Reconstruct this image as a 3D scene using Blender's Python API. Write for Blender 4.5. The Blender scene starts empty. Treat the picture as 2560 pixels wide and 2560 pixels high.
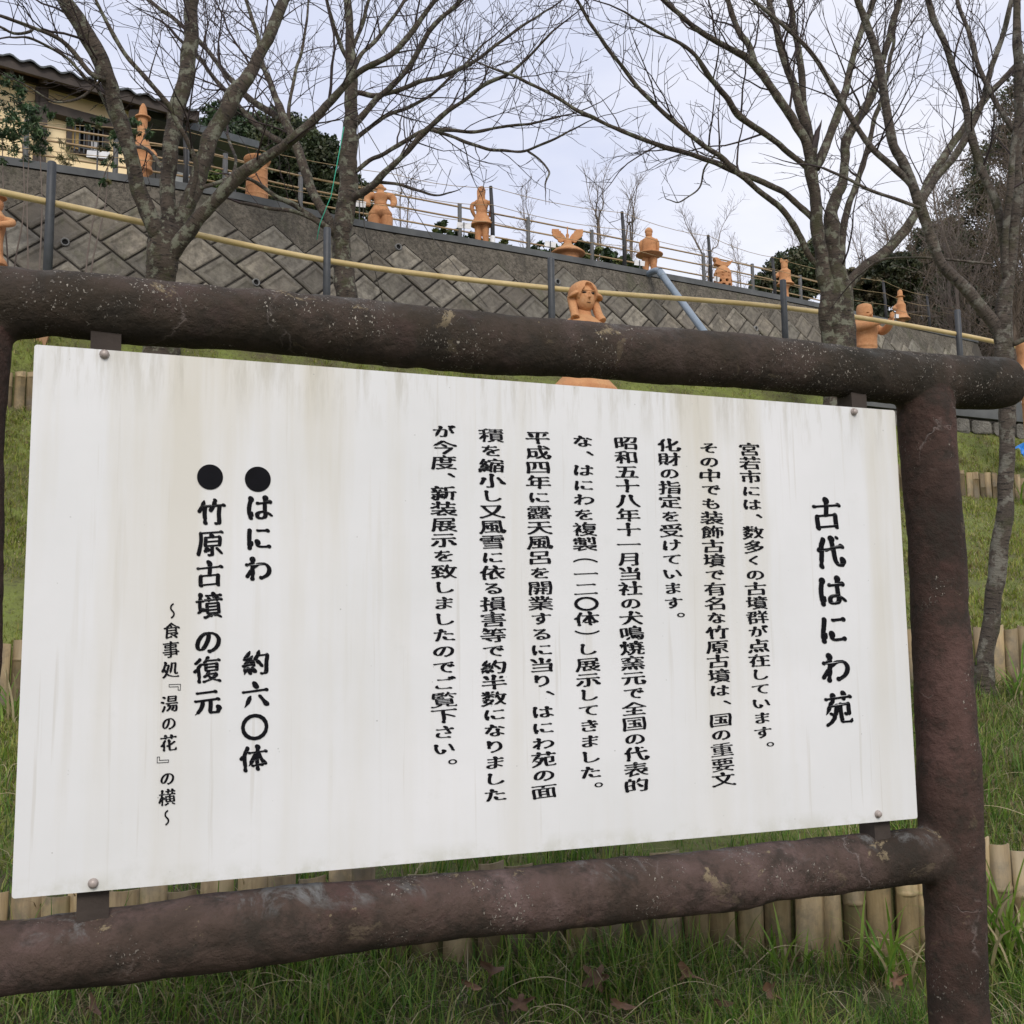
import bpy, bmesh, math, random
import numpy as np
from mathutils import Vector, Matrix, Euler, noise
R = math.radians
random.seed(7)
rng = np.random.default_rng(11)
scn = bpy.context.scene
col = scn.collection

# ------------------------------------------------------------------ camera
F = 2650.0                      # focal length in pixels of a 2560 px wide picture
EYE = 1.4
def nrm(v): return v / np.linalg.norm(v)
ZC = nrm(np.array([-0.0126, 0.9930, -0.1170]))       # world up seen from the camera
YC = nrm(np.array([0, 0, -1.0]) - ZC * (np.array([0, 0, -1.0]) @ ZC))
XC = np.cross(YC, ZC)
RM = np.array([XC, YC, ZC])                          # camera -> world
CAM = np.array([0, 0, EYE])
cam = bpy.data.cameras.new('camera')
cam.sensor_width = 36; cam.lens = F / 2560 * 36; cam.clip_end = 2000; cam.clip_start = 0.05
camo = bpy.data.objects.new('camera', cam); col.objects.link(camo)
M = Matrix(RM.tolist()).to_4x4(); M.translation = Vector(CAM)
camo.matrix_world = M
scn.camera = camo
def ray(px, py): return RM @ np.array([(px - 1280) / F, -(py - 1280) / F, -1.0])
def at(px, py, d): return CAM + ray(px, py) * d

# ------------------------------------------------------------------ world, sun, exposure
world = bpy.data.worlds.new('World'); scn.world = world; world.use_nodes = True
nt = world.node_tree; nt.nodes.clear()
def N(t, k, **kw):
    n = t.nodes.new(k)
    for a, b in kw.items(): setattr(n, a, b)
    return n
sky = N(nt, 'ShaderNodeTexSky', sky_type='NISHITA', sun_disc=False)
SUN_EL, SUN_AZ = R(38), R(170)      # veiled sun behind the camera
sky.sun_elevation = SUN_EL; sky.sun_rotation = SUN_AZ; sky.air_density = 1.0; sky.dust_density = 1.0; sky.ozone_density = 1.5
# thin overcast: pale cloud veil over the clear sky
tc = N(nt, 'ShaderNodeTexCoord'); mp = N(nt, 'ShaderNodeMapping'); mp.inputs['Scale'].default_value = (1.2, 1.2, 3.2)
nz = N(nt, 'ShaderNodeTexNoise'); nz.inputs['Scale'].default_value = 2.2; nz.inputs['Detail'].default_value = 6
nt.links.new(tc.outputs['Generated'], mp.inputs[0]); nt.links.new(mp.outputs[0], nz.inputs[0])
cr = N(nt, 'ShaderNodeValToRGB'); cr.color_ramp.elements[0].position = .38; cr.color_ramp.elements[1].position = .62
cr.color_ramp.elements[0].color = (5.7, 6.0, 7.3, 1); cr.color_ramp.elements[1].color = (7.6, 7.6, 8.2, 1)
nt.links.new(nz.outputs[0], cr.inputs[0])
sep = N(nt, 'ShaderNodeSeparateXYZ'); nt.links.new(tc.outputs['Generated'], sep.inputs[0])
mr = N(nt, 'ShaderNodeMapRange'); mr.inputs['From Min'].default_value = 0.0; mr.inputs['From Max'].default_value = .42
mr.inputs['To Min'].default_value = 1; mr.inputs['To Max'].default_value = 0
nt.links.new(sep.outputs['Z'], mr.inputs[0])
hz = N(nt, 'ShaderNodeMixRGB'); hz.inputs[2].default_value = (8.4, 8.35, 8.65, 1)
nt.links.new(mr.outputs[0], hz.inputs[0]); nt.links.new(cr.outputs[0], hz.inputs[1])
mx = N(nt, 'ShaderNodeMixRGB'); mx.inputs[0].default_value = .90
nt.links.new(sky.outputs[0], mx.inputs[1]); nt.links.new(hz.outputs[0], mx.inputs[2])
bg = N(nt, 'ShaderNodeBackground'); bg.inputs[1].default_value = 0.10
wo = N(nt, 'ShaderNodeOutputWorld')
nt.links.new(mx.outputs[0], bg.inputs[0]); nt.links.new(bg.outputs[0], wo.inputs[0])
sun = bpy.data.lights.new('sun', 'SUN'); sun.energy = 1.5; sun.angle = R(20); sun.color = (1, .93, .84)
suno = bpy.data.objects.new('sun', sun); col.objects.link(suno)
# direction towards the sun
sd = Vector((math.sin(SUN_AZ) * math.cos(SUN_EL), math.cos(SUN_AZ) * math.cos(SUN_EL), math.sin(SUN_EL)))
suno.rotation_euler = sd.to_track_quat('Z', 'Y').to_euler()
scn.view_settings.view_transform = 'Standard'; scn.view_settings.look = 'None'
scn.view_settings.exposure = 0.45; scn.view_settings.gamma = 1; scn.view_settings.use_curve_mapping = False

# ------------------------------------------------------------------ materials
def mat_new(name):
    m = bpy.data.materials.new(name); m.use_nodes = True
    t = m.node_tree; b = t.nodes['Principled BSDF']
    return m, t, b
def L(t, a, b): t.links.new(a, b)
def coords(t, kind='Object', scale=(1, 1, 1)):
    c = N(t, 'ShaderNodeTexCoord'); m = N(t, 'ShaderNodeMapping'); m.inputs['Scale'].default_value = scale
    L(t, c.outputs[kind], m.inputs[0]); return m.outputs[0]
def noise_n(t, vec, scale, detail=5, rough=.55, dist=0.0):
    n = N(t, 'ShaderNodeTexNoise'); n.inputs['Scale'].default_value = scale; n.inputs['Detail'].default_value = detail
    n.inputs['Roughness'].default_value = rough; n.inputs['Distortion'].default_value = dist
    if vec is not None: L(t, vec, n.inputs[0])
    return n.outputs[0]
def ramp(t, fac, stops, interp='LINEAR'):
    r = N(t, 'ShaderNodeValToRGB'); e = r.color_ramp; e.interpolation = interp
    while len(e.elements) < len(stops): e.elements.new(.5)
    for el, (p, c) in zip(e.elements, stops):
        el.position = p; el.color = (*c, 1) if len(c) == 3 else c
    L(t, fac, r.inputs[0]); return r.outputs[0]
def mixc(t, fac, a, b, mode='MIX'):
    m = N(t, 'ShaderNodeMixRGB', blend_type=mode)
    for i, v in ((0, fac), (1, a), (2, b)):
        if isinstance(v, (int, float)): m.inputs[i].default_value = v
        elif isinstance(v, tuple): m.inputs[i].default_value = (*v, 1)
        else: L(t, v, m.inputs[i])
    return m.outputs[0]
def bump(t, b, h, strength, dist=.01):
    n = N(t, 'ShaderNodeBump'); n.inputs['Strength'].default_value = strength; n.inputs['Distance'].default_value = dist
    L(t, h, n.inputs['Height']); L(t, n.outputs[0], b.inputs['Normal'])
def simple(name, c1, c2, scale=8, rough=.8, bs=.3, bd=.004, kind='Object', sc=(1, 1, 1), metal=0, rnd=0):
    m, t, b = mat_new(name)
    v = coords(t, kind, sc)
    n = noise_n(t, v, scale, 6, .6)
    c = ramp(t, n, [(.3, c1), (.7, c2)])
    if rnd:
        oi = N(t, 'ShaderNodeObjectInfo'); hs = N(t, 'ShaderNodeHueSaturation')
        ma = N(t, 'ShaderNodeMapRange'); ma.inputs[3].default_value = 1 - rnd; ma.inputs[4].default_value = 1 + rnd
        L(t, oi.outputs['Random'], ma.inputs[0]); L(t, ma.outputs[0], hs.inputs['Value']); L(t, c, hs.inputs['Color']); c = hs.outputs[0]
    L(t, c, b.inputs['Base Color']); b.inputs['Roughness'].default_value = rough; b.inputs['Metallic'].default_value = metal
    if bs: bump(t, b, noise_n(t, v, scale * 6, 4, .6), bs, bd)
    return m
MT = {}
MT['dark_metal'] = simple('charcoal painted steel', (.035, .04, .045), (.055, .06, .068), 14, .55, .1, .001)
MT['dark_grey'] = simple('dark grey steel', (.06, .062, .062), (.10, .10, .10), 14, .6, .1, .001)
MT['tan_rail'] = simple('faded tan rail', (.27, .18, .095), (.37, .26, .14), 6, .5, .08, .001)
MT['post_black'] = simple('blackish steel', (.016, .016, .018), (.03, .03, .032), 14, .6, .1, .001)
MT['grey_metal'] = simple('weathered grey steel', (.13, .13, .125), (.2, .2, .19), 14, .6, .1, .001)
MT['yellow_rail'] = simple('ochre bamboo coloured rail', (.47, .35, .15), (.60, .47, .24), 6, .45, .08, .001)
MT['coping'] = simple('blue grey cement coping', (.060, .064, .066), (.115, .12, .12), 3, .9, .4, .004)
MT['pipe'] = simple('grey blue plastic pipe', (.17, .22, .27), (.23, .28, .33), 5, .45, .05, .001)
MT['white_plastic'] = simple('white plaque plastic', (.6, .61, .62), (.75, .75, .76), 10, .4, 0)
MT['black'] = simple('painted hole black', (.006, .006, .006), (.01, .01, .01), 4, .9, 0)  # black colour standing in for the darkness inside holes
MT['cord'] = simple('weathered wire', (.10, .09, .08), (.16, .15, .13), 20, .6, 0)
MT['green_cord'] = simple('green twine', (.02, .30, .19), (.04, .38, .25), 20, .7, 0)
MT['rope'] = simple('tan rope wire', (.30, .22, .12), (.40, .30, .17), 20, .8, 0)
MT['path'] = simple('concrete path', (.20, .19, .17), (.30, .28, .25), 3, .9, .4, .004)
MT['stone'] = simple('mortared stone', (.09, .085, .075), (.24, .225, .195), 9, .95, 1.0, .03)
MT['plaster'] = simple('cream plaster', (.84, .65, .38), (.88, .72, .46), 2.5, .9, .2, .003)
MT['wood_dark'] = simple('dark stained timber', (.030, .022, .018), (.055, .040, .032), 5, .7, .3, .003)
MT['soffit'] = simple('brown eave boarding', (.075, .035, .022), (.12, .058, .036), 4, .8, .2, .003)
MT['rooftile'] = simple('dark green grey roof tile', (.035, .042, .045), (.07, .08, .085), 6, .5, .3, .004)
MT['siding'] = simple('grey brown metal siding', (.13, .12, .12), (.18, .165, .16), 3, .6, .1, .002)
MT['window_white'] = simple('white window frame', (.7, .7, .7), (.78, .78, .78), 3, .4, 0)
MT['curtain'] = simple('pale curtain', (.62, .62, .64), (.78, .78, .80), 4, .8, 0)
MT['blue'] = simple('blue plastic sheet', (.02, .18, .55), (.03, .25, .68), 4, .4, 0)
mg, tg, bgl = mat_new('window glass')
bgl.inputs['Base Color'].default_value = (.02, .022, .025, 1); bgl.inputs['Roughness'].default_value = .08
MT['glass'] = mg

# terracotta
m, t, b = mat_new('haniwa terracotta')
v = coords(t)
n1 = noise_n(t, v, 5, 6, .6); n2 = noise_n(t, v, 60, 3, .6)
c = ramp(t, n1, [(.25, (.38, .165, .072)), (.5, (.50, .24, .108)), (.78, (.56, .31, .150))])
geo = N(t, 'ShaderNodeNewGeometry'); sp = N(t, 'ShaderNodeSeparateXYZ'); L(t, geo.outputs['Normal'], sp.inputs[0])
n3 = noise_n(t, v, 14, 4, .6)
ml = N(t, 'ShaderNodeMath', operation='MULTIPLY'); L(t, sp.outputs['Z'], ml.inputs[0]); L(t, n3, ml.inputs[1])
c = mixc(t, ramp(t, ml.outputs[0], [(.18, (0, 0, 0)), (.6, (.55, .55, .55))]), c, (.44, .30, .13))   # moss-yellow weathering on upward faces
c = mixc(t, ramp(t, n2, [(.35, (.35, .35, .35)), (.55, (0, 0, 0))]), c, (.34, .15, .06))
c = mixc(t, ramp(t, noise_n(t, coords(t, 'Object', (1, 1, .35)), 9, 6, .7), [(.56, (0, 0, 0)), (.68, (.55, .55, .55))]), c, (.25, .115, .055))
c = mixc(t, ramp(t, noise_n(t, v, 7, 5, .7), [(.58, (0, 0, 0)), (.7, (.5, .5, .5))]), c, (.62, .36, .20))
L(t, c, b.inputs['Base Color']); b.inputs['Roughness'].default_value = .9
bump(t, b, noise_n(t, v, 90, 4, .6), .6, .005)
MT['clay'] = m

def log_material(name, st, pink, fleck_lo):
    # imitation-log concrete (dark purplish brown)
    m, t, b = mat_new(name)
    v = coords(t)
    n1 = noise_n(t, v, 3.2, 8, .68, .4); n2 = noise_n(t, v, 17, 8, .72); n3 = noise_n(t, v, 60, 5, .7)
    c = ramp(t, n1, [(p_, c_) for p_, c_ in zip((.36, .48, .57, .68), st)])
    c = mixc(t, ramp(t, n2, [(.38, (.75, .75, .75)), (.52, (0, 0, 0))]), c, (.028, .023, .017))
    c = mixc(t, ramp(t, noise_n(t, v, 5.2, 7, .68), [(.56, (0, 0, 0)), (.70, (.5, .5, .5))]), c, pink)   # pink wear
    geo = N(t, 'ShaderNodeNewGeometry'); sp = N(t, 'ShaderNodeSeparateXYZ'); L(t, geo.outputs['Normal'], sp.inputs[0])
    up = ramp(t, sp.outputs['Z'], [(.35, (0, 0, 0)), (.85, (1, 1, 1))])
    pz = N(t, 'ShaderNodeSeparateXYZ'); L(t, geo.outputs['Position'], pz.inputs[0])
    lowz = N(t, 'ShaderNodeMapRange'); lowz.inputs[1].default_value = 1.0; lowz.inputs[2].default_value = 1.5; lowz.inputs[3].default_value = 1; lowz.inputs[4].default_value = .35
    L(t, pz.outputs['Z'], lowz.inputs[0])
    blu = mixc(t, 1.0, up, ramp(t, noise_n(t, v, 9, 9, .75, .6), [(.53, (0, 0, 0)), (.64, (.8, .8, .8))]), 'MULTIPLY')
    c = mixc(t, mixc(t, 1.0, blu, lowz.outputs[0], 'MULTIPLY'), c, (.19, .195, .19))
    up2 = ramp(t, sp.outputs['Z'], [(-.1, (.25, .25, .25)), (.4, (1, 1, 1))])
    c = mixc(t, mixc(t, 1.0, up2, ramp(t, noise_n(t, v, 11, 9, .75, .5), [(.615, (0, 0, 0)), (.635, (.9, .9, .9))]), 'MULTIPLY'), c, (.225, .18, .11))   # tan lichen
    # pale flecks of exposed grit in clustered patches
    fl = ramp(t, noise_n(t, coords(t, 'Object', (1, 1, .7)), 210, 2, .6), [(.60, (0, 0, 0)), (.64, (1, 1, 1))])
    pa = ramp(t, noise_n(t, v, 7, 5, .7), [(fleck_lo, (0, 0, 0)), (fleck_lo + .07, (1, 1, 1))])
    hs2 = ramp(t, noise_n(t, v, 95, 3, .6), [(.44, (0, 0, 0)), (.52, (1, 1, 1))])
    fl = mixc(t, 1.0, mixc(t, 1.0, fl, pa, 'MULTIPLY'), hs2, 'MULTIPLY')
    c = mixc(t, fl, c, (.42, .38, .32))
    wv = N(t, 'ShaderNodeTexVoronoi', feature='DISTANCE_TO_EDGE'); wv.inputs['Scale'].default_value = 2.6
    nq = N(t, 'ShaderNodeTexNoise'); nq.inputs['Scale'].default_value = 14; nq.inputs['Detail'].default_value = 5; L(t, v, nq.inputs[0])
    L(t, mixc(t, .10, v, nq.outputs[1]), wv.inputs[0])
    ck = ramp(t, wv.outputs[0], [(.0, (1, 1, 1)), (.006, (0, 0, 0))])
    ck = mixc(t, 1.0, ck, ramp(t, noise_n(t, v, 4, 3, .6), [(.55, (0, 0, 0)), (.64, (.7, .7, .7))]), 'MULTIPLY')
    c = mixc(t, ck, c, (.26, .22, .20))
    L(t, c, b.inputs['Base Color']); b.inputs['Roughness'].default_value = .86; b.inputs['Specular IOR Level'].default_value = .3
    h = mixc(t, .5, n2, n3); h = mixc(t, .35, h, fl, 'ADD'); h = mixc(t, .3, h, ck, 'SUBTRACT')
    bump(t, b, h, 1.0, .016)
    return m
MT['log'] = log_material('purple brown imitation log concrete', [(.034, .024, .017), (.072, .049, .038), (.098, .065, .055), (.150, .105, .096)], (.125, .064, .058), .53)
MT['log_top'] = log_material('darker brown imitation log concrete', [(.018, .015, .009), (.042, .031, .021), (.062, .044, .034), (.095, .066, .060)], (.085, .048, .045), .48)  # same log concrete in darker tones for the top log
MT['log_post'] = log_material('red brown imitation log concrete', [(.030, .019, .014), (.058, .034, .026), (.082, .046, .037), (.110, .062, .052)], (.110, .050, .042), .56)

MT['batten'] = simple('dark brown batten', (.026, .019, .015), (.055, .042, .034), 9, .9, .6, .004)
# sign panel: aged white board
m, t, b = mat_new('weathered white board')
v = coords(t)
st = noise_n(t, coords(t, 'Object', (1, 1, .07)), 6.5, 5, .6)
st2 = noise_n(t, coords(t, 'Object', (1, 1, .05)), 22, 4, .6)
bl = noise_n(t, v, 2.2, 5, .6)
c = ramp(t, bl, [(.3, (.655, .665, .66)), (.7, (.735, .74, .745))])
sx = N(t, 'ShaderNodeSeparateXYZ'); L(t, v, sx.inputs[0])
fade = N(t, 'ShaderNodeMapRange'); fade.inputs[1].default_value = .10; fade.inputs[2].default_value = .92; fade.inputs[3].default_value = .35; fade.inputs[4].default_value = 1
L(t, sx.outputs['Z'], fade.inputs[0])
s1 = mixc(t, 1.0, ramp(t, st, [(.47, (0, 0, 0)), (.66, (.7, .7, .7))]), fade.outputs[0], 'MULTIPLY')
c = mixc(t, s1, c, (.56, .525, .42))
s2 = mixc(t, 1.0, ramp(t, st2, [(.6, (0, 0, 0)), (.72, (.42, .42, .42))]), fade.outputs[0], 'MULTIPLY')
c = mixc(t, s2, c, (.50, .47, .38))
sm = noise_n(t, v, 9, 6, .7)
c = mixc(t, ramp(t, sm, [(.6, (0, 0, 0)), (.75, (.22, .22, .22))]), c, (.52, .53, .50))
vo = N(t, 'ShaderNodeTexVoronoi'); vo.inputs['Scale'].default_value = 42; L(t, v, vo.inputs[0])
sp1 = ramp(t, vo.outputs[0], [(.04, (1, 1, 1)), (.075, (0, 0, 0))])
sp1 = mixc(t, 1.0, sp1, ramp(t, noise_n(t, v, 37, 3, .6), [(.53, (0, 0, 0)), (.6, (.65, .65, .65))]), 'MULTIPLY')
c = mixc(t, sp1, c, (.27, .27, .25))
tz = N(t, 'ShaderNodeMapRange'); tz.inputs[1].default_value = .80; tz.inputs[2].default_value = .92; tz.inputs[3].default_value = 0; tz.inputs[4].default_value = 1
L(t, sx.outputs['Z'], tz.inputs[0])
c = mixc(t, mixc(t, 1.0, tz.outputs[0], ramp(t, noise_n(t, coords(t, 'Object', (1, 1, .12)), 34, 6, .7), [(.48, (0, 0, 0)), (.62, (.6, .6, .6))]), 'MULTIPLY'), c, (.42, .40, .33))
c = mixc(t, ramp(t, noise_n(t, coords(t, 'Object', (1, 1, .03)), 60, 3, .6), [(.62, (0, 0, 0)), (.70, (.28, .28, .28))]), c, (.46, .43, .36))
lo = N(t, 'ShaderNodeMapRange'); lo.inputs[1].default_value = .0; lo.inputs[2].default_value = .035; lo.inputs[3].default_value = 1; lo.inputs[4].default_value = 0
L(t, sx.outputs['Z'], lo.inputs[0])
al = mixc(t, 1.0, lo.outputs[0], ramp(t, noise_n(t, v, 12, 6, .7), [(.45, (0, 0, 0)), (.6, (.8, .8, .8))]), 'MULTIPLY')
c = mixc(t, mixc(t, 1.0, al, (.55, .55, .55), 'MULTIPLY'), c, (.42, .42, .32))
L(t, c, b.inputs['Base Color']); b.inputs['Roughness'].default_value = .5
bump(t, b, noise_n(t, v, 150, 3, .6), .08, .001)
MT['board'] = m
MT['ink'] = simple('black sign paint', (.002, .002, .003), (.006, .006, .009), 12, .7, 0)
MT['ink'].node_tree.nodes['Principled BSDF'].inputs['Specular IOR Level'].default_value = .12
mm, t, b = mat_new('bolt steel'); b.inputs['Base Color'].default_value = (.36, .31, .28, 1); b.inputs['Metallic'].default_value = .1; b.inputs['Roughness'].default_value = .4
MT['bolt'] = mm

# bark (u = round the limb, v = along it, in metres)
def bark(name, dark, light, lich):
    m, t, b = mat_new(name)
    uv = coords(t, 'UV'); v = coords(t)
    le = noise_n(t, coords(t, 'UV', (11, 62, 1)), 1.0, 6, .72)
    co = noise_n(t, v, 7, 6, .6)
    c = ramp(t, co, [(.3, dark), (.7, light)])
    c = mixc(t, ramp(t, le, [(.53, (0, 0, 0)), (.60, (.95, .95, .95))]), c, tuple(x * .30 for x in dark))
    c = mixc(t, ramp(t, le, [(.32, (.5, .5, .5)), (.42, (0, 0, 0))]), c, tuple(x * 1.35 for x in light))
    c = mixc(t, ramp(t, noise_n(t, v, 11, 6, .7), [(.52, (0, 0, 0)), (.58, (.8, .8, .8))]), c, lich)
    c = mixc(t, ramp(t, noise_n(t, v, 5, 5, .7), [(.54, (0, 0, 0)), (.63, (.6, .6, .6))]), c, (.060, .062, .025))
    L(t, c, b.inputs['Base Color']); b.inputs['Roughness'].default_value = .9
    bump(t, b, mixc(t, .45, le, noise_n(t, v, 38, 6, .75)), 1.0, .03)
    return m
MT['bark'] = bark('cherry bark', (.036, .027, .020), (.105, .080, .060), (.20, .205, .15))
MT['bark2'] = bark('smooth brown bark', (.058, .045, .036), (.135, .108, .086), (.21, .20, .165))
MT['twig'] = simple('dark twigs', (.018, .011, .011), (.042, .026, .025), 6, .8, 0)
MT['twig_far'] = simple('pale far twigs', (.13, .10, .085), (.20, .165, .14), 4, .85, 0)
MT['twig_brown'] = simple('brown twigs', (.075, .055, .040), (.14, .105, .078), 4, .85, 0)

# foliage with a per-face colour
def leafmat(name, tint=(1, 1, 1), rough=.55, trans=.15):
    m, t, b = mat_new(name)
    a = N(t, 'ShaderNodeAttribute'); a.attribute_name = 'tint'
    c = mixc(t, 1.0, a.outputs['Color'], tint, 'MULTIPLY')
    L(t, c, b.inputs['Base Color']); b.inputs['Roughness'].default_value = rough
    if trans:
        tr = N(t, 'ShaderNodeBsdfTranslucent'); L(t, c, tr.inputs[0])
        ms = N(t, 'ShaderNodeMixShader'); ms.inputs[0].default_value = trans
        L(t, b.outputs[0], ms.inputs[1]); L(t, tr.outputs[0], ms.inputs[2])
        L(t, ms.outputs[0], t.nodes['Material Output'].inputs[0])
    return m
MT['leaf'] = leafmat('leaf'); MT['grass'] = leafmat('grass blades', rough=.6, trans=.42)

# soil / turf under the blades
m, t, b = mat_new('turf and soil')
v = coords(t)
c = ramp(t, noise_n(t, v, 2.2, 7, .65), [(.3, (.085, .065, .034)), (.42, (.12, .125, .036)), (.58, (.17, .205, .042)), (.8, (.25, .25, .07))])
c = mixc(t, ramp(t, noise_n(t, v, 26, 5, .7), [(.36, (.6, .6, .6)), (.47, (0, 0, 0))]), c, (.050, .042, .024))
L(t, c, b.inputs['Base Color']); b.inputs['Roughness'].default_value = .95
ys = N(t, 'ShaderNodeSeparateXYZ'); L(t, v, ys.inputs[0]); yr = N(t, 'ShaderNodeMapRange'); yr.inputs[1].default_value = 2.9; yr.inputs[2].default_value = 3.6; yr.inputs[3].default_value = .75; yr.inputs[4].default_value = 0
L(t, ys.outputs['Y'], yr.inputs[0]); c = mixc(t, yr.outputs[0], c, ramp(t, noise_n(t, v, 8, 6, .7), [(.4, (.030, .022, .014)), (.65, (.075, .055, .032))])); L(t, c, b.inputs['Base Color'])
bump(t, b, noise_n(t, v, 22, 6, .7), .9, .04)
MT['soil'] = m

# wall blocks
m, t, b = mat_new('precast concrete block')
v = coords(t)
oi = N(t, 'ShaderNodeObjectInfo')
va = N(t, 'ShaderNodeAttribute'); va.attribute_name = 'tint'
n1 = noise_n(t, v, 3.0, 7, .62); n2 = noise_n(t, v, 12, 6, .68); n4 = noise_n(t, v, 1.1, 4, .6)
c = ramp(t, n1, [(.3, (.135, .120, .094)), (.7, (.25, .228, .182))])
c = mixc(t, 1.0, c, va.outputs['Color'], 'MULTIPLY')
c = mixc(t, ramp(t, n2, [(.38, (.65, .65, .65)), (.58, (0, 0, 0))]), c, (.085, .076, .062))
c = mixc(t, ramp(t, n4, [(.5, (0, 0, 0)), (.65, (.5, .5, .5))]), c, (.10, .088, .075))
c = mixc(t, ramp(t, noise_n(t, v, 9, 6, .7), [(.62, (0, 0, 0)), (.7, (.6, .6, .6))]), c, (.27, .25, .21))
c = mixc(t, ramp(t, noise_n(t, coords(t, 'Object', (1, 1, .16)), 3.4, 6, .7), [(.52, (0, 0, 0)), (.64, (.62, .62, .62))]), c, (.062, .056, .044))
c = mixc(t, ramp(t, noise_n(t, coords(t, 'Object', (1, 1, .5)), 2.3, 7, .75), [(.56, (0, 0, 0)), (.66, (.45, .45, .45))]), c, (.085, .092, .045))
L(t, c, b.inputs['Base Color']); b.inputs['Roughness'].default_value = .93
bump(t, b, mixc(t, .5, n2, n1), 1.0, .02)
MT['block'] = m
m, t, b = mat_new('rough aggregate concrete')
v = coords(t)
n1 = noise_n(t, v, 4, 7, .65); n2 = noise_n(t, v, 26, 6, .75)
c = ramp(t, n1, [(.3, (.105, .092, .070)), (.7, (.20, .175, .138))])
c = mixc(t, ramp(t, n2, [(.4, (.85, .85, .85)), (.52, (0, 0, 0))]), c, (.050, .043, .032))
c = mixc(t, ramp(t, noise_n(t, v, 9, 7, .8), [(.40, (.7, .7, .7)), (.5, (0, 0, 0))]), c, (.070, .060, .045))
c = mixc(t, ramp(t, n2, [(.60, (0, 0, 0)), (.68, (.7, .7, .7))]), c, (.30, .27, .22))
c = mixc(t, ramp(t, noise_n(t, coords(t, 'Object', (1, 1, .16)), 3.4, 6, .7), [(.52, (0, 0, 0)), (.64, (.62, .62, .62))]), c, (.062, .056, .044))
c = mixc(t, ramp(t, noise_n(t, coords(t, 'Object', (1, 1, .5)), 2.3, 7, .75), [(.56, (0, 0, 0)), (.66, (.45, .45, .45))]), c, (.085, .092, .045))
L(t, c, b.inputs['Base Color']); b.inputs['Roughness'].default_value = .95
bump(t, b, mixc(t, .5, n2, noise_n(t, v, 9, 7, .8)), 1.0, .06)
MT['rough'] = m
MT['joint'] = simple('dark joint mortar', (.045, .040, .033), (.075, .066, .055), 8, .95, .4, .01)

# bamboo stakes
m, t, b = mat_new('split bamboo')
v = coords(t, 'Object', (1, 1, .12)); vo_ = coords(t)
oi = N(t, 'ShaderNodeObjectInfo')
ad = N(t, 'ShaderNodeVectorMath', operation='ADD'); cb = N(t, 'ShaderNodeCombineXYZ')
mu = N(t, 'ShaderNodeMath', operation='MULTIPLY'); mu.inputs[1].default_value = 37.0
L(t, oi.outputs['Random'], mu.inputs[0]); L(t, mu.outputs[0], cb.inputs[0]); L(t, v, ad.inputs[0]); L(t, cb.outputs[0], ad.inputs[1])
ad2 = N(t, 'ShaderNodeVectorMath', operation='ADD'); L(t, vo_, ad2.inputs[0]); L(t, cb.outputs[0], ad2.inputs[1])
c = ramp(t, noise_n(t, ad.outputs[0], 28, 6, .65), [(.3, (.17, .115, .055)), (.5, (.31, .23, .12)), (.75, (.43, .34, .195))])
c = mixc(t, ramp(t, noise_n(t, ad2.outputs[0], 9, 6, .7), [(.5, (0, 0, 0)), (.64, (.75, .75, .75))]), c, (.14, .115, .07))
c = mixc(t, ramp(t, noise_n(t, ad2.outputs[0], 5, 4, .6), [(.55, (0, 0, 0)), (.66, (.5, .5, .5))]), c, (.13, .15, .06))
sz = N(t, 'ShaderNodeSeparateXYZ'); L(t, vo_, sz.inputs[0]); mz = N(t, 'ShaderNodeMapRange'); mz.inputs[1].default_value = .12; mz.inputs[2].default_value = .40; mz.inputs[3].default_value = 1; mz.inputs[4].default_value = 0
L(t, sz.outputs['Z'], mz.inputs[0])
c = mixc(t, mixc(t, 1.0, mz.outputs[0], ramp(t, noise_n(t, ad2.outputs[0], 14, 6, .7), [(.35, (.3, .3, .3)), (.6, (.95, .95, .95))]), 'MULTIPLY'), c, (.085, .065, .038))
c = mixc(t, ramp(t, noise_n(t, ad2.outputs[0], 3, 3, .6), [(.55, (0, 0, 0)), (.65, (.4, .4, .4))]), c, (.21, .19, .155))
hs = N(t, 'ShaderNodeHueSaturation'); ma = N(t, 'ShaderNodeMapRange'); ma.inputs[3].default_value = .55; ma.inputs[4].default_value = 1.25
L(t, oi.outputs['Random'], ma.inputs[0]); L(t, ma.outputs[0], hs.inputs['Value']); L(t, c, hs.inputs['Color'])
L(t, hs.outputs[0], b.inputs['Base Color']); b.inputs['Roughness'].default_value = .65
bump(t, b, noise_n(t, v, 60, 4, .6), .4, .004)
MT['bamboo'] = m
MT['dead_leaf'] = simple('dead leaf', (.085, .045, .028), (.19, .105, .055), 22, .7, .3, .002, rnd=.3)

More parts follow.
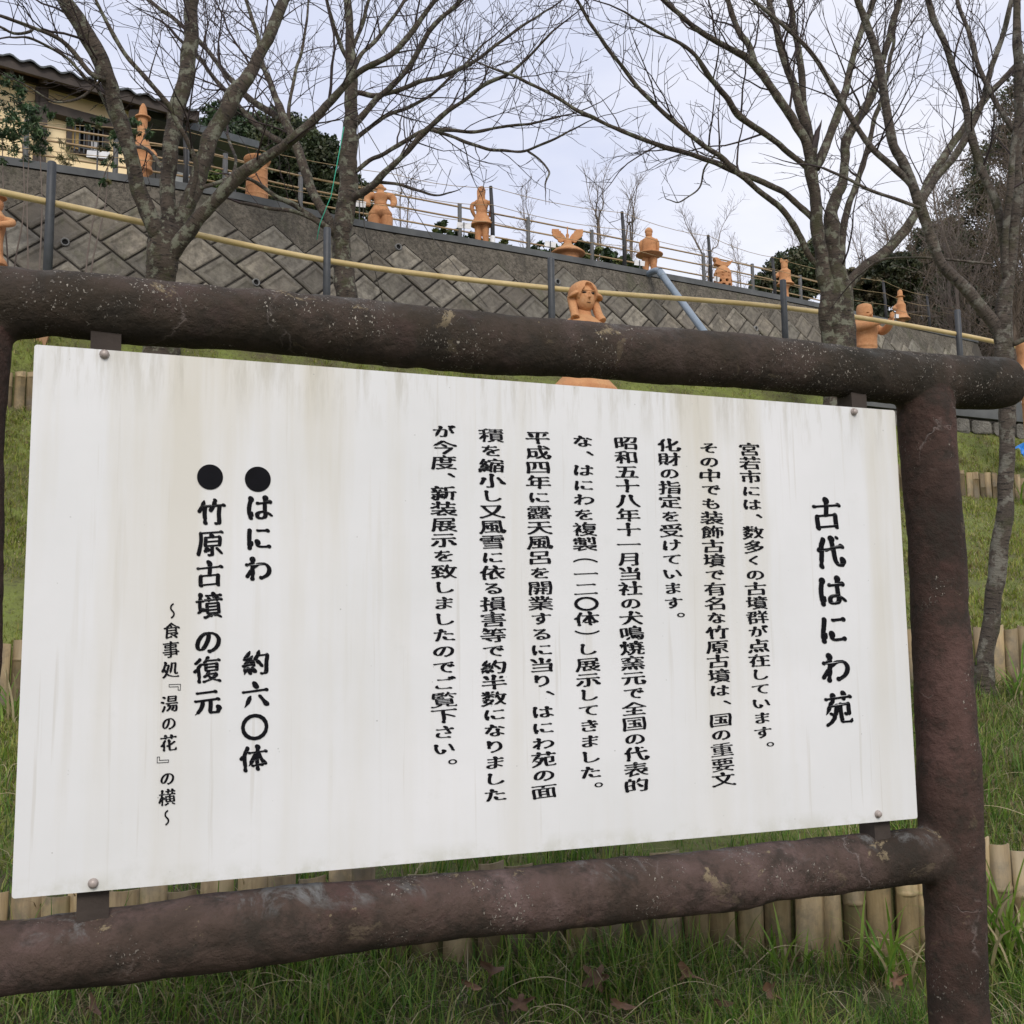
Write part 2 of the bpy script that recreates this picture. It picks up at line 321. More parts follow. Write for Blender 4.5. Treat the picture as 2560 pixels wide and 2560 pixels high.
# ------------------------------------------------------------------ object helpers
def link(o, parent=None):
    col.objects.link(o)
    if parent is not None: o.parent = parent
    return o
def tag(o, label=None, cat=None, group=None, kind=None):
    for k, v_ in (('label', label), ('category', cat), ('group', group), ('kind', kind)):
        if v_: o[k] = v_
    return o
def empty(name, loc, label, cat, group=None, rz=0, scale=1):
    o = bpy.data.objects.new(name, None); o.empty_display_size = .1
    o.location = Vector(loc); o.rotation_euler = (0, 0, rz); o.scale = (scale,) * 3
    col.objects.link(o); return tag(o, label, cat, group)
def mesh_obj(name, verts, faces, mat, parent=None, smooth=False, world_co=False):
    me = bpy.data.meshes.new(name); me.from_pydata([tuple(v_) for v_ in verts], [], [tuple(f) for f in faces])
    if mat is not None: me.materials.append(mat)
    if smooth: me.shade_smooth()
    o = bpy.data.objects.new(name, me); link(o, parent)
    if world_co and parent is not None:
        o.matrix_parent_inverse = (Matrix.Translation(parent.location) @ parent.rotation_euler.to_matrix().to_4x4() @ Matrix.Scale(parent.scale[0], 4)).inverted()
    return o
class MB:
    def __init__(s): s.v = []; s.f = []; s.uv = None
    def add(s, v, f):
        n = len(s.v); s.v += [tuple(x) for x in v]; s.f += [tuple(i + n for i in q) for q in f]; return s
    def box(s, c, size, rot=None):
        hx, hy, hz_ = (x / 2 for x in size); c = Vector(c)
        vs = [Vector((x, y, z)) for x in (-hx, hx) for y in (-hy, hy) for z in (-hz_, hz_)]
        if rot is not None: vs = [rot @ q for q in vs]
        return s.add([q + c for q in vs], [(0, 1, 3, 2), (4, 6, 7, 5), (0, 4, 5, 1), (2, 3, 7, 6), (0, 2, 6, 4), (1, 5, 7, 3)])
    def beam(s, a, b, w, h, up=(0, 0, 1)):
        a = Vector(a); b = Vector(b); d = b - a; l = d.length; d.normalize(); upv = Vector(up)
        x = d.cross(upv)
        if x.length < 1e-4: x = Vector((1, 0, 0))
        x.normalize(); y = x.cross(d)
        vs = []
        for e in (a, b):
            for sx_, sy_ in ((-1, -1), (1, -1), (1, 1), (-1, 1)): vs.append(e + x * sx_ * w / 2 + y * sy_ * h / 2)
        return s.add(vs, [(3, 2, 1, 0), (4, 5, 6, 7), (0, 1, 5, 4), (1, 2, 6, 5), (2, 3, 7, 6), (3, 0, 4, 7)])
    def build(s, name, mat, parent=None, smooth=False, world_co=False): return mesh_obj(name, s.v, s.f, mat, parent, smooth, world_co)
def frames(P):
    """parallel-transported frames along polyline P (n,3)"""
    T = np.gradient(P, axis=0); T /= np.linalg.norm(T, axis=1)[:, None] + 1e-9
    a = np.array([0, 0, 1.0]) if abs(T[0][2]) < .9 else np.array([1.0, 0, 0])
    U = np.zeros_like(P); u = np.cross(a, T[0]); u /= np.linalg.norm(u)
    for i in range(len(P)):
        u = u - T[i] * (u @ T[i]); u /= np.linalg.norm(u) + 1e-9; U[i] = u
    return T, U, np.cross(T, U)
def tube_arrays(P, Rr, k, lump=0.0, seed=0, cap=True):
    P = np.asarray(P, float); Rr = np.asarray(Rr, float); n = len(P)
    T, U, V = frames(P)
    th = np.arange(k) / k * 2 * np.pi
    ring = P[:, None, :] + (U[:, None, :] * np.cos(th)[None, :, None] + V[:, None, :] * np.sin(th)[None, :, None]) * Rr[:, None, None]
    vs = ring.reshape(-1, 3)
    if lump:
        ctr = np.repeat(P, k, axis=0); out = []
        for q, c_ in zip(vs, ctr):
            d = q - c_
            w = noise.fractal(Vector(q) * lump[1] + Vector((seed, 0, 0)), 1.0, 2.0, 4) * lump[0]
            w2 = noise.noise(Vector(q) * lump[1] * .3 + Vector((0, seed, 0))) * lump[0] * 1.2
            out.append(c_ + d * (1 + w + w2))
        vs = np.array(out)
    i = np.arange(n - 1)[:, None]; j = np.arange(k)[None, :]; j2 = (j + 1) % k
    F_ = np.stack([i * k + j, i * k + j2, (i + 1) * k + j2, (i + 1) * k + j], -1).reshape(-1, 4)
    ln = np.concatenate([[0], np.cumsum(np.linalg.norm(np.diff(P, axis=0), axis=1))])
    return vs, F_, ln
def tube_obj(name, P, Rr, k, mat, parent=None, lump=0, seed=0, uv=True, world_co=True, fs=None):
    vs, F_, ln = tube_arrays(P, Rr, k, lump, seed)
    n = len(P); faces = [tuple(q) for q in F_]
    faces.append(tuple(reversed(range(k)))); faces.append(tuple(range((n - 1) * k, n * k)))
    o = mesh_obj(name, vs, faces, mat, parent, True, world_co)
    if uv:
        me = o.data; l = me.uv_layers.new(name='UVMap'); arr = np.zeros((len(me.loops), 2), np.float32)
        li = np.zeros(len(me.loops), np.int32); me.loops.foreach_get('vertex_index', li)
        jj = li % k; ii = li // k
        arr[:, 0] = jj / k * 2 * np.pi * np.asarray(Rr)[ii]; arr[:, 1] = ln[ii]
        nf = len(F_) * 4; q = arr[:nf].reshape(-1, 4, 2); jq = jj[:nf].reshape(-1, 4)
        wrap = (jq == 0) & (jq.max(1) == k - 1)[:, None]
        q[..., 0] = np.where(wrap, 2 * np.pi * np.asarray(Rr)[ii[:nf].reshape(-1, 4)], q[..., 0])
        arr[:nf] = q.reshape(-1, 2)
        l.data.foreach_set('uv', arr.ravel())
    return o
def catmull(P, per=6):
    P = np.asarray(P, float); Q = np.vstack([2 * P[0] - P[1], P, 2 * P[-1] - P[-2]]); out = []
    for i in range(1, len(Q) - 2):
        for s in np.arange(per) / per:
            a, b_, c_, d = Q[i - 1], Q[i], Q[i + 1], Q[i + 2]
            out.append(.5 * ((2 * b_) + (c_ - a) * s + (2 * a - 5 * b_ + 4 * c_ - d) * s * s + (3 * b_ - a - 3 * c_ + d) * s ** 3))
    out.append(P[-1]); return np.array(out)
def big_mesh(name, V, Fq, mat, parent=None, tint=None, smooth=False, world_co=True):
    """fast mesh from numpy arrays; Fq (n,k) faces; tint per face colour"""
    me = bpy.data.meshes.new(name); V = np.asarray(V, np.float32); Fq = np.asarray(Fq, np.int32)
    nf, k = Fq.shape
    me.vertices.add(len(V)); me.vertices.foreach_set('co', V.ravel())
    me.loops.add(nf * k); me.loops.foreach_set('vertex_index', Fq.ravel())
    me.polygons.add(nf); me.polygons.foreach_set('loop_start', np.arange(nf, dtype=np.int32) * k)
    if tint is not None:
        a = me.attributes.new('tint', 'FLOAT_COLOR', 'FACE')
        cc = np.ones((nf, 4), np.float32); cc[:, :3] = tint; a.data.foreach_set('color', cc.ravel())
    me.update(calc_edges=True); me.validate()
    me.materials.append(mat)
    if smooth: me.shade_smooth()
    o = bpy.data.objects.new(name, me); link(o, parent)
    if world_co and parent is not None: o.matrix_parent_inverse = Matrix.Translation(parent.location).inverted()
    return o

# ------------------------------------------------------------------ terrain
RAIL = [(130, 8.17), (818, 9.54), (1377, 10.37), (1957, 11.09), (2393, 12.2)]
rail_xy = []
for px, d in RAIL:
    p = at(px, 900, d); rail_xy.append((p[0], p[1]))
rx = np.array([q[0] for q in rail_xy]); ry = np.array([q[1] for q in rail_xy])
def pe(X):      # y of the path edge
    X = np.asarray(X, float)
    y = np.interp(X, rx, ry)
    y = np.where(X < rx[0], ry[0] + (X - rx[0]) * .62, y)
    y = np.where(X > rx[-1], ry[-1] + (X - rx[-1]) * .45, y)
    return np.maximum(y, 6.6) - .14
def row1(X): return 3.10 + .15 * np.clip(X, -6, 6)
def row2(X): return np.minimum(5.33 + .137 * np.clip(X, -6, 7), pe(X) - .9)
def row3(X):
    return np.minimum(np.maximum(8.97 + .407 * np.clip(X, -6, 7), row2(X) + .5), pe(X) - .35)
def zb3(X): return np.interp(X, [-3.6, 5], [1.70, 1.38])
def ground(X, Y):
    X = np.asarray(X, float); Y = np.asarray(Y, float)
    a, b_, c_, e = row1(X), row2(X), row3(X), pe(X)
    zr = np.interp(X, [-1.2, .2, 1.2], [-.84, -.91, -.95])
    z0 = -1.40 + (Y / a) * (1.40 + zr)
    z0 = np.where(Y < 0, -1.40 + Y * .01, z0)
    z1 = -.72 + (Y - a) / (b_ - a) * .42
    s2 = np.clip((Y - b_) / (c_ - b_), 0, 1); z2 = -.05 + s2 * (zb3(X) + .05)
    ztop = np.interp(X, [3.2, 4.2], [2.57, 2.25]); z3 = zb3(X) + .2 + np.clip((Y - c_) / (e - c_), 0, 1) * (ztop - zb3(X) - .2)
    z = np.where(Y < a, z0, np.where(Y < b_, z1, np.where(Y < c_, z2, z3)))
    return z + EYE
def gnoise(X, Y, s, amp, seed=0.0):
    o = np.empty(len(X))
    for i in range(len(X)): o[i] = noise.noise(Vector((X[i] * s + seed, Y[i] * s, seed * .7)))
    return o * amp
# rows of y follow the terraces so that the steps are crisp
xs = np.concatenate([np.arange(-40, -6, 2.0), np.arange(-6, 8, .16), np.arange(8, 50, 2.0)])
ts = []
def seg(a, b_, n): return [(a, b_, i / n) for i in range(n)]
V = []; cols_ = []
for X in xs:
    a, b_, c_, e = float(row1(X)), float(row2(X)), float(row3(X)), float(pe(X))
    ys = [-60, -20, -8, -3, -1] + list(np.linspace(0, a - .004, 22)) + list(np.linspace(a + .004, b_ - .004, 18)) + \
         list(np.linspace(b_ + .004, c_ - .004, 26)) + list(np.linspace(c_ + .004, e, 14)) + [e + .05]
    cols_.append(ys)
ny = len(cols_[0]); X2 = np.repeat(xs, ny); Y2 = np.array(cols_).ravel()
Z2 = ground(X2, Y2) + gnoise(X2, Y2, 1.3, .035) + gnoise(X2, Y2, 5, .018, 3)
Z2[ny - 1::ny] = 2.3 + EYE - 2.5
Vg = np.stack([X2, Y2, Z2], 1)
nx = len(xs); I = np.arange(nx - 1)[:, None]; J = np.arange(ny - 1)[None, :]
Fg = np.stack([I * ny + J, (I + 1) * ny + J, (I + 1) * ny + J + 1, I * ny + J + 1], -1).reshape(-1, 4)
g = big_mesh('ground', Vg, Fg, MT['soil'], smooth=True); tag(g, kind='structure')

# ------------------------------------------------------------------ retaining wall curve (top edge)
WT = [(145, 415, 11.0), (545, 475, 11.7), (900, 553, 12.8), (1240, 610, 13.8), (1640, 682, 15.4), (2000, 750, 17.5), (2250, 806, 19.8), (2440, 848, 22.0)]
W3 = np.array([at(*q) for q in WT])
W3 = np.vstack([W3[0] + (W3[0] - W3[1]) * 3.0, W3])
WC = catmull(W3, 10)
wl = np.concatenate([[0], np.cumsum(np.linalg.norm(np.diff(WC[:, :2], axis=0), axis=1))])
WLEN = wl[-1]
BAT = .28
PATHZ = 2.6 + EYE
def wall_top(u):
    return np.array([np.interp(u, wl, WC[:, i]) for i in range(3)])
def wall_n(u):
    a, b_ = wall_top(max(u - .3, 0)), wall_top(min(u + .3, WLEN)); d = b_ - a; d[2] = 0; d /= np.linalg.norm(d)
    return np.array([d[1], -d[0], 0.0]), d       # towards the camera side
def wp(u, v_, off=0.0):
    """point on the wall face: u along, v_ below the top (negative down)"""
    n_, d = wall_n(min(max(u, 0), WLEN)); q = wall_top(u)
    return q + n_ * (BAT * -v_ + off) + np.array([0, 0, v_])

# ground level behind the wall
us = np.linspace(0, WLEN, 60)
V = []; backs = [0.14, 2, 5, 10, 20, 45, 90]
for u in us:
    n_, d = wall_n(u); q = wall_top(u)
    for k_, bk in enumerate(backs):
        V.append(q - n_ * bk + np.array([0, 0, -.04 - .004 * bk]))
nb = len(backs)
F_ = [(i * nb + j, (i + 1) * nb + j, (i + 1) * nb + j + 1, i * nb + j + 1) for i in range(len(us) - 1) for j in range(nb - 1)]
o = mesh_obj('upper_ground', V, [tuple(reversed(f)) for f in F_], MT['soil'], smooth=True); tag(o, kind='structure')
# path between hillside and wall
xs_p = np.linspace(-14, 9, 70); V = []
wbase = np.array([wp(u, -(wall_top(u)[2] - PATHZ) - .05) for u in us])
order = np.argsort(wbase[:, 0])
for X in xs_p:
    y0 = float(pe(X)); y1 = float(np.interp(X, wbase[order, 0], wbase[order, 1])) + .15
    V += [(X, y0 + .02, PATHZ - .42), (X, y0 + .02, PATHZ), (X, y0 + .12, PATHZ + .001), (X, max(y1, y0 + .4), PATHZ + .03), (X, max(y1, y0 + .4) + 2.5, PATHZ + .03)]
F_ = [(i * 5 + j, (i + 1) * 5 + j, (i + 1) * 5 + j + 1, i * 5 + j + 1) for i in range(len(xs_p) - 1) for j in range(4)]
o = mesh_obj('path', V, F_, MT['path']); tag(o, kind='structure')
hx = np.concatenate([np.arange(7, 14, .8), np.arange(14, 70, 4.0)]); V = []; nyh = 26
for X in hx:
    y0 = float(pe(X)) + .6
    for k_ in range(nyh):
        Y = y0 + (k_ / (nyh - 1)) ** 1.6 * 90; q = min(max((Y - y0 - 1.6) / 9, 0), 1)
        V.append((X, Y, PATHZ - .05 + q * q * (3 - 2 * q) * 2.5 + max(0, Y - 24) * .10 + noise.noise(Vector((X * .3, Y * .3, 2))) * .35 * q))
F_ = [(i * nyh + j, (i + 1) * nyh + j, (i + 1) * nyh + j + 1, i * nyh + j + 1) for i in range(len(hx) - 1) for j in range(nyh - 1)]
o = mesh_obj('hill', V, F_, MT['soil'], smooth=True); tag(o, kind='structure')
# low stone kerb wall under the path edge
kw = empty('kerb_wall', (0, float(pe(0)), PATHZ - .4), 'low grey mortared wall holding up the edge of the hillside path', 'wall')
mb = MB()
for i in range(len(xs_p) - 1):
    if xs_p[i] < 3.4: continue
    a = Vector((xs_p[i], float(pe(xs_p[i])) - .03, PATHZ - .06)); b_ = Vector((xs_p[i + 1], float(pe(xs_p[i + 1])) - .03, PATHZ - .06))
    mb.beam(a - Vector((0, 0, .035)), b_ - Vector((0, 0, .035)), .10, .23)
mb.build('cap', MT['coping'], kw, world_co=True)
random.seed(3)
x = 3.5
while x < 7.5:
    w = random.uniform(.16, .34); y = float(pe(x + w / 2)); sl = math.atan2(float(pe(x + w)) - float(pe(x)), w)
    h = random.uniform(.14, .20)
    bm = bmesh.new(); bmesh.ops.create_cube(bm, size=1)
    bmesh.ops.bevel(bm, geom=bm.edges[:], offset=.12, segments=1, affect='EDGES')
    me = bpy.data.meshes.new('stone')
    for vv in bm.verts:
        vv.co = Vector((vv.co.x * w * .96, vv.co.y * .10, vv.co.z * h)) + Vector((random.uniform(-.008, .008),) * 3)
    bm.to_mesh(me); bm.free(); me.materials.append(MT['stone'])
    o = bpy.data.objects.new('stone', me); link(o, kw)
    o.location = Vector((x + w / 2, y - .01, PATHZ - .31)) - kw.location; o.rotation_euler = (0, 0, sl)
    x += w

# ------------------------------------------------------------------ retaining wall
rw = empty('retaining_wall', tuple(wp(WLEN * .45, -2.3)), 'tall battered wall of diagonal grey concrete blocks across the hillside', 'wall')
def clip_poly(P, a, b_, c_):      # keep a*u+b*v<=c
    out = []
    for i in range(len(P)):
        p, q = P[i], P[(i + 1) % len(P)]; fp = a * p[0] + b_ * p[1] - c_; fq = a * q[0] + b_ * q[1] - c_
        if fp <= 0: out.append(p)
        if (fp < 0) != (fq < 0) and fp != fq:
            s = fp / (fp - fq); out.append((p[0] + (q[0] - p[0]) * s, p[1] + (q[1] - p[1]) * s))
    return out
def inset(P, d):
    area = sum(P[i][0] * P[(i + 1) % len(P)][1] - P[(i + 1) % len(P)][0] * P[i][1] for i in range(len(P)))
    if area < 0: P = P[::-1]
    Q = [(-1e3, -1e3), (1e3, -1e3), (1e3, 1e3), (-1e3, 1e3)]
    for i in range(len(P)):
        p, q = P[i], P[(i + 1) % len(P)]; ex, ey = q[0] - p[0], q[1] - p[1]; l = math.hypot(ex, ey)
        if l < 1e-5: continue
        nx_, ny_ = ey / l, -ex / l
        Q = clip_poly(Q, nx_, ny_, nx_ * p[0] + ny_ * p[1] - d)
        if len(Q) < 3: return []
    return Q
BW, BL = .40, .305          # course width, block length along the course
ca, sa = math.cos(R(40)), math.sin(R(40))
cells = []
for ci in range(-60, 120):
    for bi in range(-80, 90):
        off = (bi + (.5 if ci % 2 else 0)) * BL
        # course axis runs down to the right
        P = []
        for (s, w_) in ((0, 0), (BL, 0), (BL, BW), (0, BW)):
            al_, ac = off + s, ci * BW + w_
            P.append((al_ * ca + ac * ca, -al_ * sa + ac * sa))
        cu = sum(p[0] for p in P) / 4; cv = sum(p[1] for p in P) / 4
        if cu < 1.0 or cu > WLEN - .3: continue
        hgt = wall_top(cu)[2] - PATHZ + .1
        if cv > .2 or cv < -hgt - .1: continue
        cells.append((P, cu, cv, hgt))
random.seed(5)
built = []
for P, cu, cv, hgt in cells:
    rough_ = cv > -.40
    Q = clip_poly(P, 0, 1, -.10); 
    if len(Q) >= 3: Q = clip_poly(Q, 0, -1, hgt)
    if len(Q) < 3: continue
    Q = inset(Q, .0005 if rough_ else .011)
    if len(Q) < 3: continue
    Q2 = inset(Q, .012)
    if len(Q2) < 3: continue
    Q3 = inset(Q, .045); Q4 = inset(Q, .070)
    built.append((Q, Q2, Q3, Q4, cu, cv, rough_))
def dist_cam(b): q = wp(b[4], b[5]); return np.linalg.norm(q - CAM)
built.sort(key=dist_cam)
# nearest 300 whose picture position is in the frame become parts; the rest one stuff mesh
def inframe(b):
    q = wp(b[4], b[5]) - CAM; c_ = RM.T @ q
    px = 1280 + F * c_[0] / -c_[2]; py = 1280 - F * c_[1] / -c_[2]
    return -40 < px < 2600 and py < 900
def ring_faces(a, n): return [(a + i, a + (i + 1) % n, a + n + (i + 1) % n, a + n + i) for i in range(n)]
def block_geo(b):
    Q, Q2, Q3, Q4, cu, cv, rf = b
    vs = []; fs = []; tint_ = random.choice([random.uniform(.62, .95), random.uniform(.9, 1.4)])
    n = len(Q); jit = 0 if rf else random.uniform(0, .012)
    rings = [(Q, -.03), (Q, .012 + jit), (Q2, .022 + jit)] if not rf else [(Q, -.03), (Q, .014), (Q2, .014)]
    if not rf and len(Q3) == n and len(Q4) == n: rings += [(Q3, .025 + jit), (Q4, .012 + jit)]
    if len(Q2) != n: rings = rings[:2]
    for (q_, off) in rings:
        for p in q_: vs.append(wp(p[0], p[1], off))
    for i in range(len(rings) - 1): fs += ring_faces(i * n, n)
    fs.append(tuple(range((len(rings) - 1) * n, len(rings) * n)))
    # orient towards the camera
    return vs, fs, tint_
cnt = 0; rest = {False: ([], [], []), True: ([], [], [])}
for b in built:
    vs, fs, ti = block_geo(b)
    if inframe(b) and cnt < 296:
        cnt += 1
        me = bpy.data.meshes.new('block'); me.from_pydata([tuple(q) for q in vs], [], fs); me.materials.append(MT['rough'] if b[6] else MT['block'])
        a = me.attributes.new('tint', 'FLOAT_COLOR', 'FACE'); w_ = random.uniform(-.02, .03)
        a.data.foreach_set('color', np.tile([ti + w_, ti, ti - w_, 1], len(me.polygons)).astype(np.float32))
        o = bpy.data.objects.new('block', me); link(o, rw); o.matrix_parent_inverse = Matrix.Translation(rw.location).inverted()
    else:
        Vr, Fr, Tr = rest[b[6]]; n0 = len(Vr); Vr += [tuple(q) for q in vs]; Fr += [tuple(i + n0 for i in f) for f in fs]; Tr += [ti] * len(fs)
for rf in (False, True):
    Vr, Fr, Tr = rest[rf]
    if Vr:
        o = mesh_obj('far_blocks', Vr, Fr, MT['rough'] if rf else MT['block'], rw, world_co=True); o['kind'] = 'stuff'
        a = o.data.attributes.new('tint', 'FLOAT_COLOR', 'FACE')
        arr = np.ones((len(Fr), 4), np.float32); arr[:, :3] = np.array(Tr)[:, None]; a.data.foreach_set('color', arr.ravel())
# backing and coping
us2 = np.linspace(0, WLEN, 120); V = []
for u in us2:
    hgt = wall_top(u)[2] - PATHZ + .3
    V += [wp(u, 0, -.002), wp(u, -hgt, -.002)]
mesh_obj('backing', V, [(2 * i, 2 * i + 1, 2 * i + 3, 2 * i + 2) for i in range(119)], MT['joint'], rw, world_co=True)
V = []
for u in us2:
    n_, d = wall_n(u); q = wall_top(u)
    V += [q + n_ * .05 + [0, 0, -.085], q + n_ * .045 + [0, 0, 0.0], q - n_ * .28 + [0, 0, 0.012], q - n_ * .28 + [0, 0, -.3]]
F_ = [(i * 4 + j, i * 4 + j + 1, i * 4 + 5 + j, i * 4 + 4 + j) for i in range(119) for j in range(3)]
mesh_obj('coping', V, F_, MT['coping'], rw, world_co=True)
# drain pipes poking out of the wall
def pix_to_wall(px, py):
    best = None
    for u in np.linspace(1, WLEN, 400):
        for v_ in (-.3, -.6, -.9, -1.2, -1.5, -1.8, -2.1):
            c_ = RM.T @ (wp(u, v_) - CAM); e = (1280 + F * c_[0] / -c_[2] - px) ** 2 + (1280 - F * c_[1] / -c_[2] - py) ** 2
            if best is None or e < best[0]: best = (e, u, v_)
    u0, v0 = best[1], best[2]
    for u in np.linspace(u0 - .15, u0 + .15, 20):
        for v_ in np.linspace(v0 - .2, v0 + .2, 20):
            c_ = RM.T @ (wp(u, v_) - CAM); e = (1280 + F * c_[0] / -c_[2] - px) ** 2 + (1280 - F * c_[1] / -c_[2] - py) ** 2
            if e < best[0]: best = (e, u, v_)
    return best[1], best[2]
for px, py in ((164, 608), (636, 708), (993, 618), (1389, 708), (1885, 822)):
    u, v_ = pix_to_wall(px, py); c_ = Vector(wp(u, v_, 0)); n_ = Vector(wall_n(u)[0])
    k = 14; vs = []; fs = []
    ax = Vector((0, 0, 1)); s_ = n_.cross(ax)
    for (r_, o_) in ((.042, -.02), (.042, .05), (.030, .05), (.030, -.02)):
        for i in range(k):
            th = i / k * 2 * math.pi; vs.append(c_ + n_ * o_ + (s_ * math.cos(th) + ax * math.sin(th)) * r_)
    for q in range(3): fs += ring_faces(q * k, k)
    dp = mesh_obj('drain_pipe', vs, fs, MT['grey_metal'], rw, True, True)
    vs = [c_ + n_ * .03 + (s_ * math.cos(i / k * 2 * math.pi) + ax * math.sin(i / k * 2 * math.pi)) * .0305 for i in range(k)]
    mesh_obj('bore_dark_disc', vs, [tuple(range(k))], MT['black'], rw, world_co=True)  # black disc paints the darkness inside the pipe

# ------------------------------------------------------------------ rail fence on the path
rf = empty('rail_fence', (rail_xy[2][0], rail_xy[2][1], PATHZ), 'long ochre tube rail on charcoal posts along the path below the wall', 'fence')
ptsR = []
def ux(p, q): d = Vector(q) - Vector(p); return d.normalized()
TOPS = [405, 570, 645, 700, 775]; RY = [508, 652, 721, 769, 836]
ext = [(-600, 8.17 * .93)]
for (px, d), ty, ryy in zip(RAIL, TOPS, RY):
    top = at(px, ty, d); rr = at(px, ryy, d)
    k = 12
    P = [(top[0], top[1], PATHZ - .2), (top[0], top[1], top[2] - .008), (top[0], top[1], top[2])]
    tube_obj('post', [P[0], P[1], P[2]], [.034, .034, .028], k, MT['dark_metal'], rf, uv=False)
    ptsR.append(np.array([rr[0] + .01, rr[1] - .0, rr[2]]))
d0 = ptsR[0] - ptsR[1]; left_end = ptsR[0] + d0 * 1.3
for k_ in (1,):
    lp = ptsR[0] + d0 * 1.0
    tube_obj('post', [(lp[0], lp[1], PATHZ - .2), (lp[0], lp[1], lp[2] + .30)], [.034, .034], 12, MT['dark_metal'], rf, uv=False)
d1 = ptsR[-1] - ptsR[-2]
endp = np.array(at(2700, 905, 12.9))
RP = catmull([left_end] + ptsR + [endp], 10)
tube_obj('rail', RP, [.0265] * len(RP), 12, MT['yellow_rail'], rf, uv=False)

# ------------------------------------------------------------------ fence and wires on top of the wall
def wall_u_at(px):
    c_ = [(lambda q: 1280 + F * q[0] / -q[2])(RM.T @ (wall_top(u) - CAM)) for u in us2]
    return float(np.interp(px, c_, us2))
def u_for(px, back):
    c_ = []
    for u in us2:
        q = RM.T @ (wall_top(u) - wall_n(u)[0] * back - CAM); c_.append(1280 + F * q[0] / -q[2])
    return float(np.interp(px, c_, us2))
lf = empty('low_fence', tuple(wall_top(WLEN * .4) - wall_n(WLEN * .4)[0] * 1.0), 'low fence of grey posts and three ochre rails on top of the block wall', 'fence')
fus = np.arange(.5, WLEN, 1.55)
# posts at the places seen in the picture
seenp = [285, 463, 560, 750, 1150, 1322, 1482, 1762, 1885, 2005, 2120]
pl = []
for px in [-150, 60] + seenp:
    u = u_for(px, .85) if px > -100 else .6
    n_, d = wall_n(u); q = wall_top(u) - n_ * .85; pl.append(q)
    tube_obj('post', [q + [0, 0, -.2], q + [0, 0, .84], q + [0, 0, .845]], [.03, .03, .02], 10, MT['dark_grey'], lf, uv=False)
pl = np.array(pl); C0 = catmull(pl, 4)
for hh in (.80, .64, .46):
    tube_obj('rail', C0 + [0, 0, hh], [.013] * len(C0), 8, MT['tan_rail'], lf, uv=False)
wf = empty('wire_fence', tuple(wall_top(WLEN * .5)), 'tall slender dark posts strung with thin tan wires on the wall coping', 'fence')
tp = [(-140, 180, None), (463, 318, 465), (985, 425, None), (1232, 458, 618), (1562, 522, 672), (1778, 582, 724), (1938, 637, 745), (2216, 697, 800), (2325, 733, 822)]
wt = []
for px, ty, by in tp:
    u = u_for(px, .10) if px > -100 else .6
    n_, d = wall_n(u); q = wall_top(u) - n_ * .10
    dd = -(RM.T @ (q - CAM))[2]; top = at(px, ty, dd); hgt = top[2] - q[2]
    wt.append(np.array([q[0], q[1], top[2]]))
    if by:
        tube_obj('post', [q + [0, 0, -.1], q + [.0, 0, hgt * .5], np.array([q[0] - .02, q[1], top[2]])], [.030, .027, .023], 8, MT['post_black'], wf, uv=False)
        if px == 1232: tube_obj('sleeve', [q + [0, 0, -.05], q + [0, 0, .14]], [.034, .034], 10, MT['white_plastic'], wf, uv=False)
wt = np.array(wt)
for fr in (.97, .68, .40):
    line = []
    for i in range(len(wt)):
        base = wall_top(u_for(tp[i][0], .10) if tp[i][0] > -100 else .6)[2]
        line.append([wt[i][0], wt[i][1] - .02, base + (wt[i][2] - base) * fr])
    P = []
    for i in range(len(line) - 1):
        for s in np.linspace(0, 1, 6)[:-1]:
            q = np.array(line[i]) * (1 - s) + np.array(line[i + 1]) * s; q[2] -= .05 * 4 * s * (1 - s); P.append(q)
    P.append(line[-1])
    tube_obj('wire', P, [.0042] * len(P), 5, MT['rope'], wf, uv=False)
# drain pipe down the wall face
u0, v0 = pix_to_wall(1632, 690); u1, v1 = wall_u_at(1650), 0
pb = at(1775, 835, 13.6)
p_top = np.array(at(1625, 683, 15.2)); p_el = np.array(at(1648, 678, 14.95)); p_bot = np.array(at(1790, 870, 13.3))
P = catmull([p_top + [-.15, .45, -.03], p_top, p_el, p_el + (p_bot - p_el) * .12, p_bot, p_bot + (p_bot - p_el) * .42], 8)
dp = tube_obj('waste_pipe', P, [.047] * len(P), 14, MT['pipe'], None, uv=False)
tag(dp, 'grey blue plastic pipe bent over the coping and running down the wall', 'pipe')
for s in (.22,):
    q = p_el + (p_bot - p_el) * .03; q2 = p_el + (p_bot - p_el) * .09
    tube_obj('pipe_collar', [q, q2], [.053, .053], 14, MT['pipe'], dp, uv=False, world_co=False)

# ------------------------------------------------------------------ the sign
def solve_panel(W):
    c_ = {}
    P = dict(TL=(86, 861), TR=(2237, 1026), BR=(2294, 2046), BL=(29, 2247))
    r = {k: ray(*v_) for k, v_ in P.items()}
    h3 = lambda p: np.array([p[0] - 1280, -(p[1] - 1280), 1.0])
    vh = np.cross(np.cross(h3(P['TL']), h3(P['TR'])), np.cross(h3(P['BL']), h3(P['BR']))); vh /= vh[2]
    X = RM @ np.array([vh[0], vh[1], -F]); X = nrm(X); X = X if X[0] > 0 else -X
    X[2] = 0; X = nrm(X)
    # distance of BL so that BL + W X hits the BR ray (least squares)
    A = np.array([r['BL'], -r['BR']]).T; s, *_ = np.linalg.lstsq(A, -W * X, rcond=None)
    BLp = CAM + r['BL'] * s[0]
    A = np.array([r['TL'], -np.array([0, 0, 1.0])]).T; q, *_ = np.linalg.lstsq(A, BLp - CAM, rcond=None)
    return BLp, X, q[1]
PW = 1.82
BLp, SX, PH = solve_panel(PW)
SN = np.array([SX[1], -SX[0], 0.0])            # panel normal, towards the camera
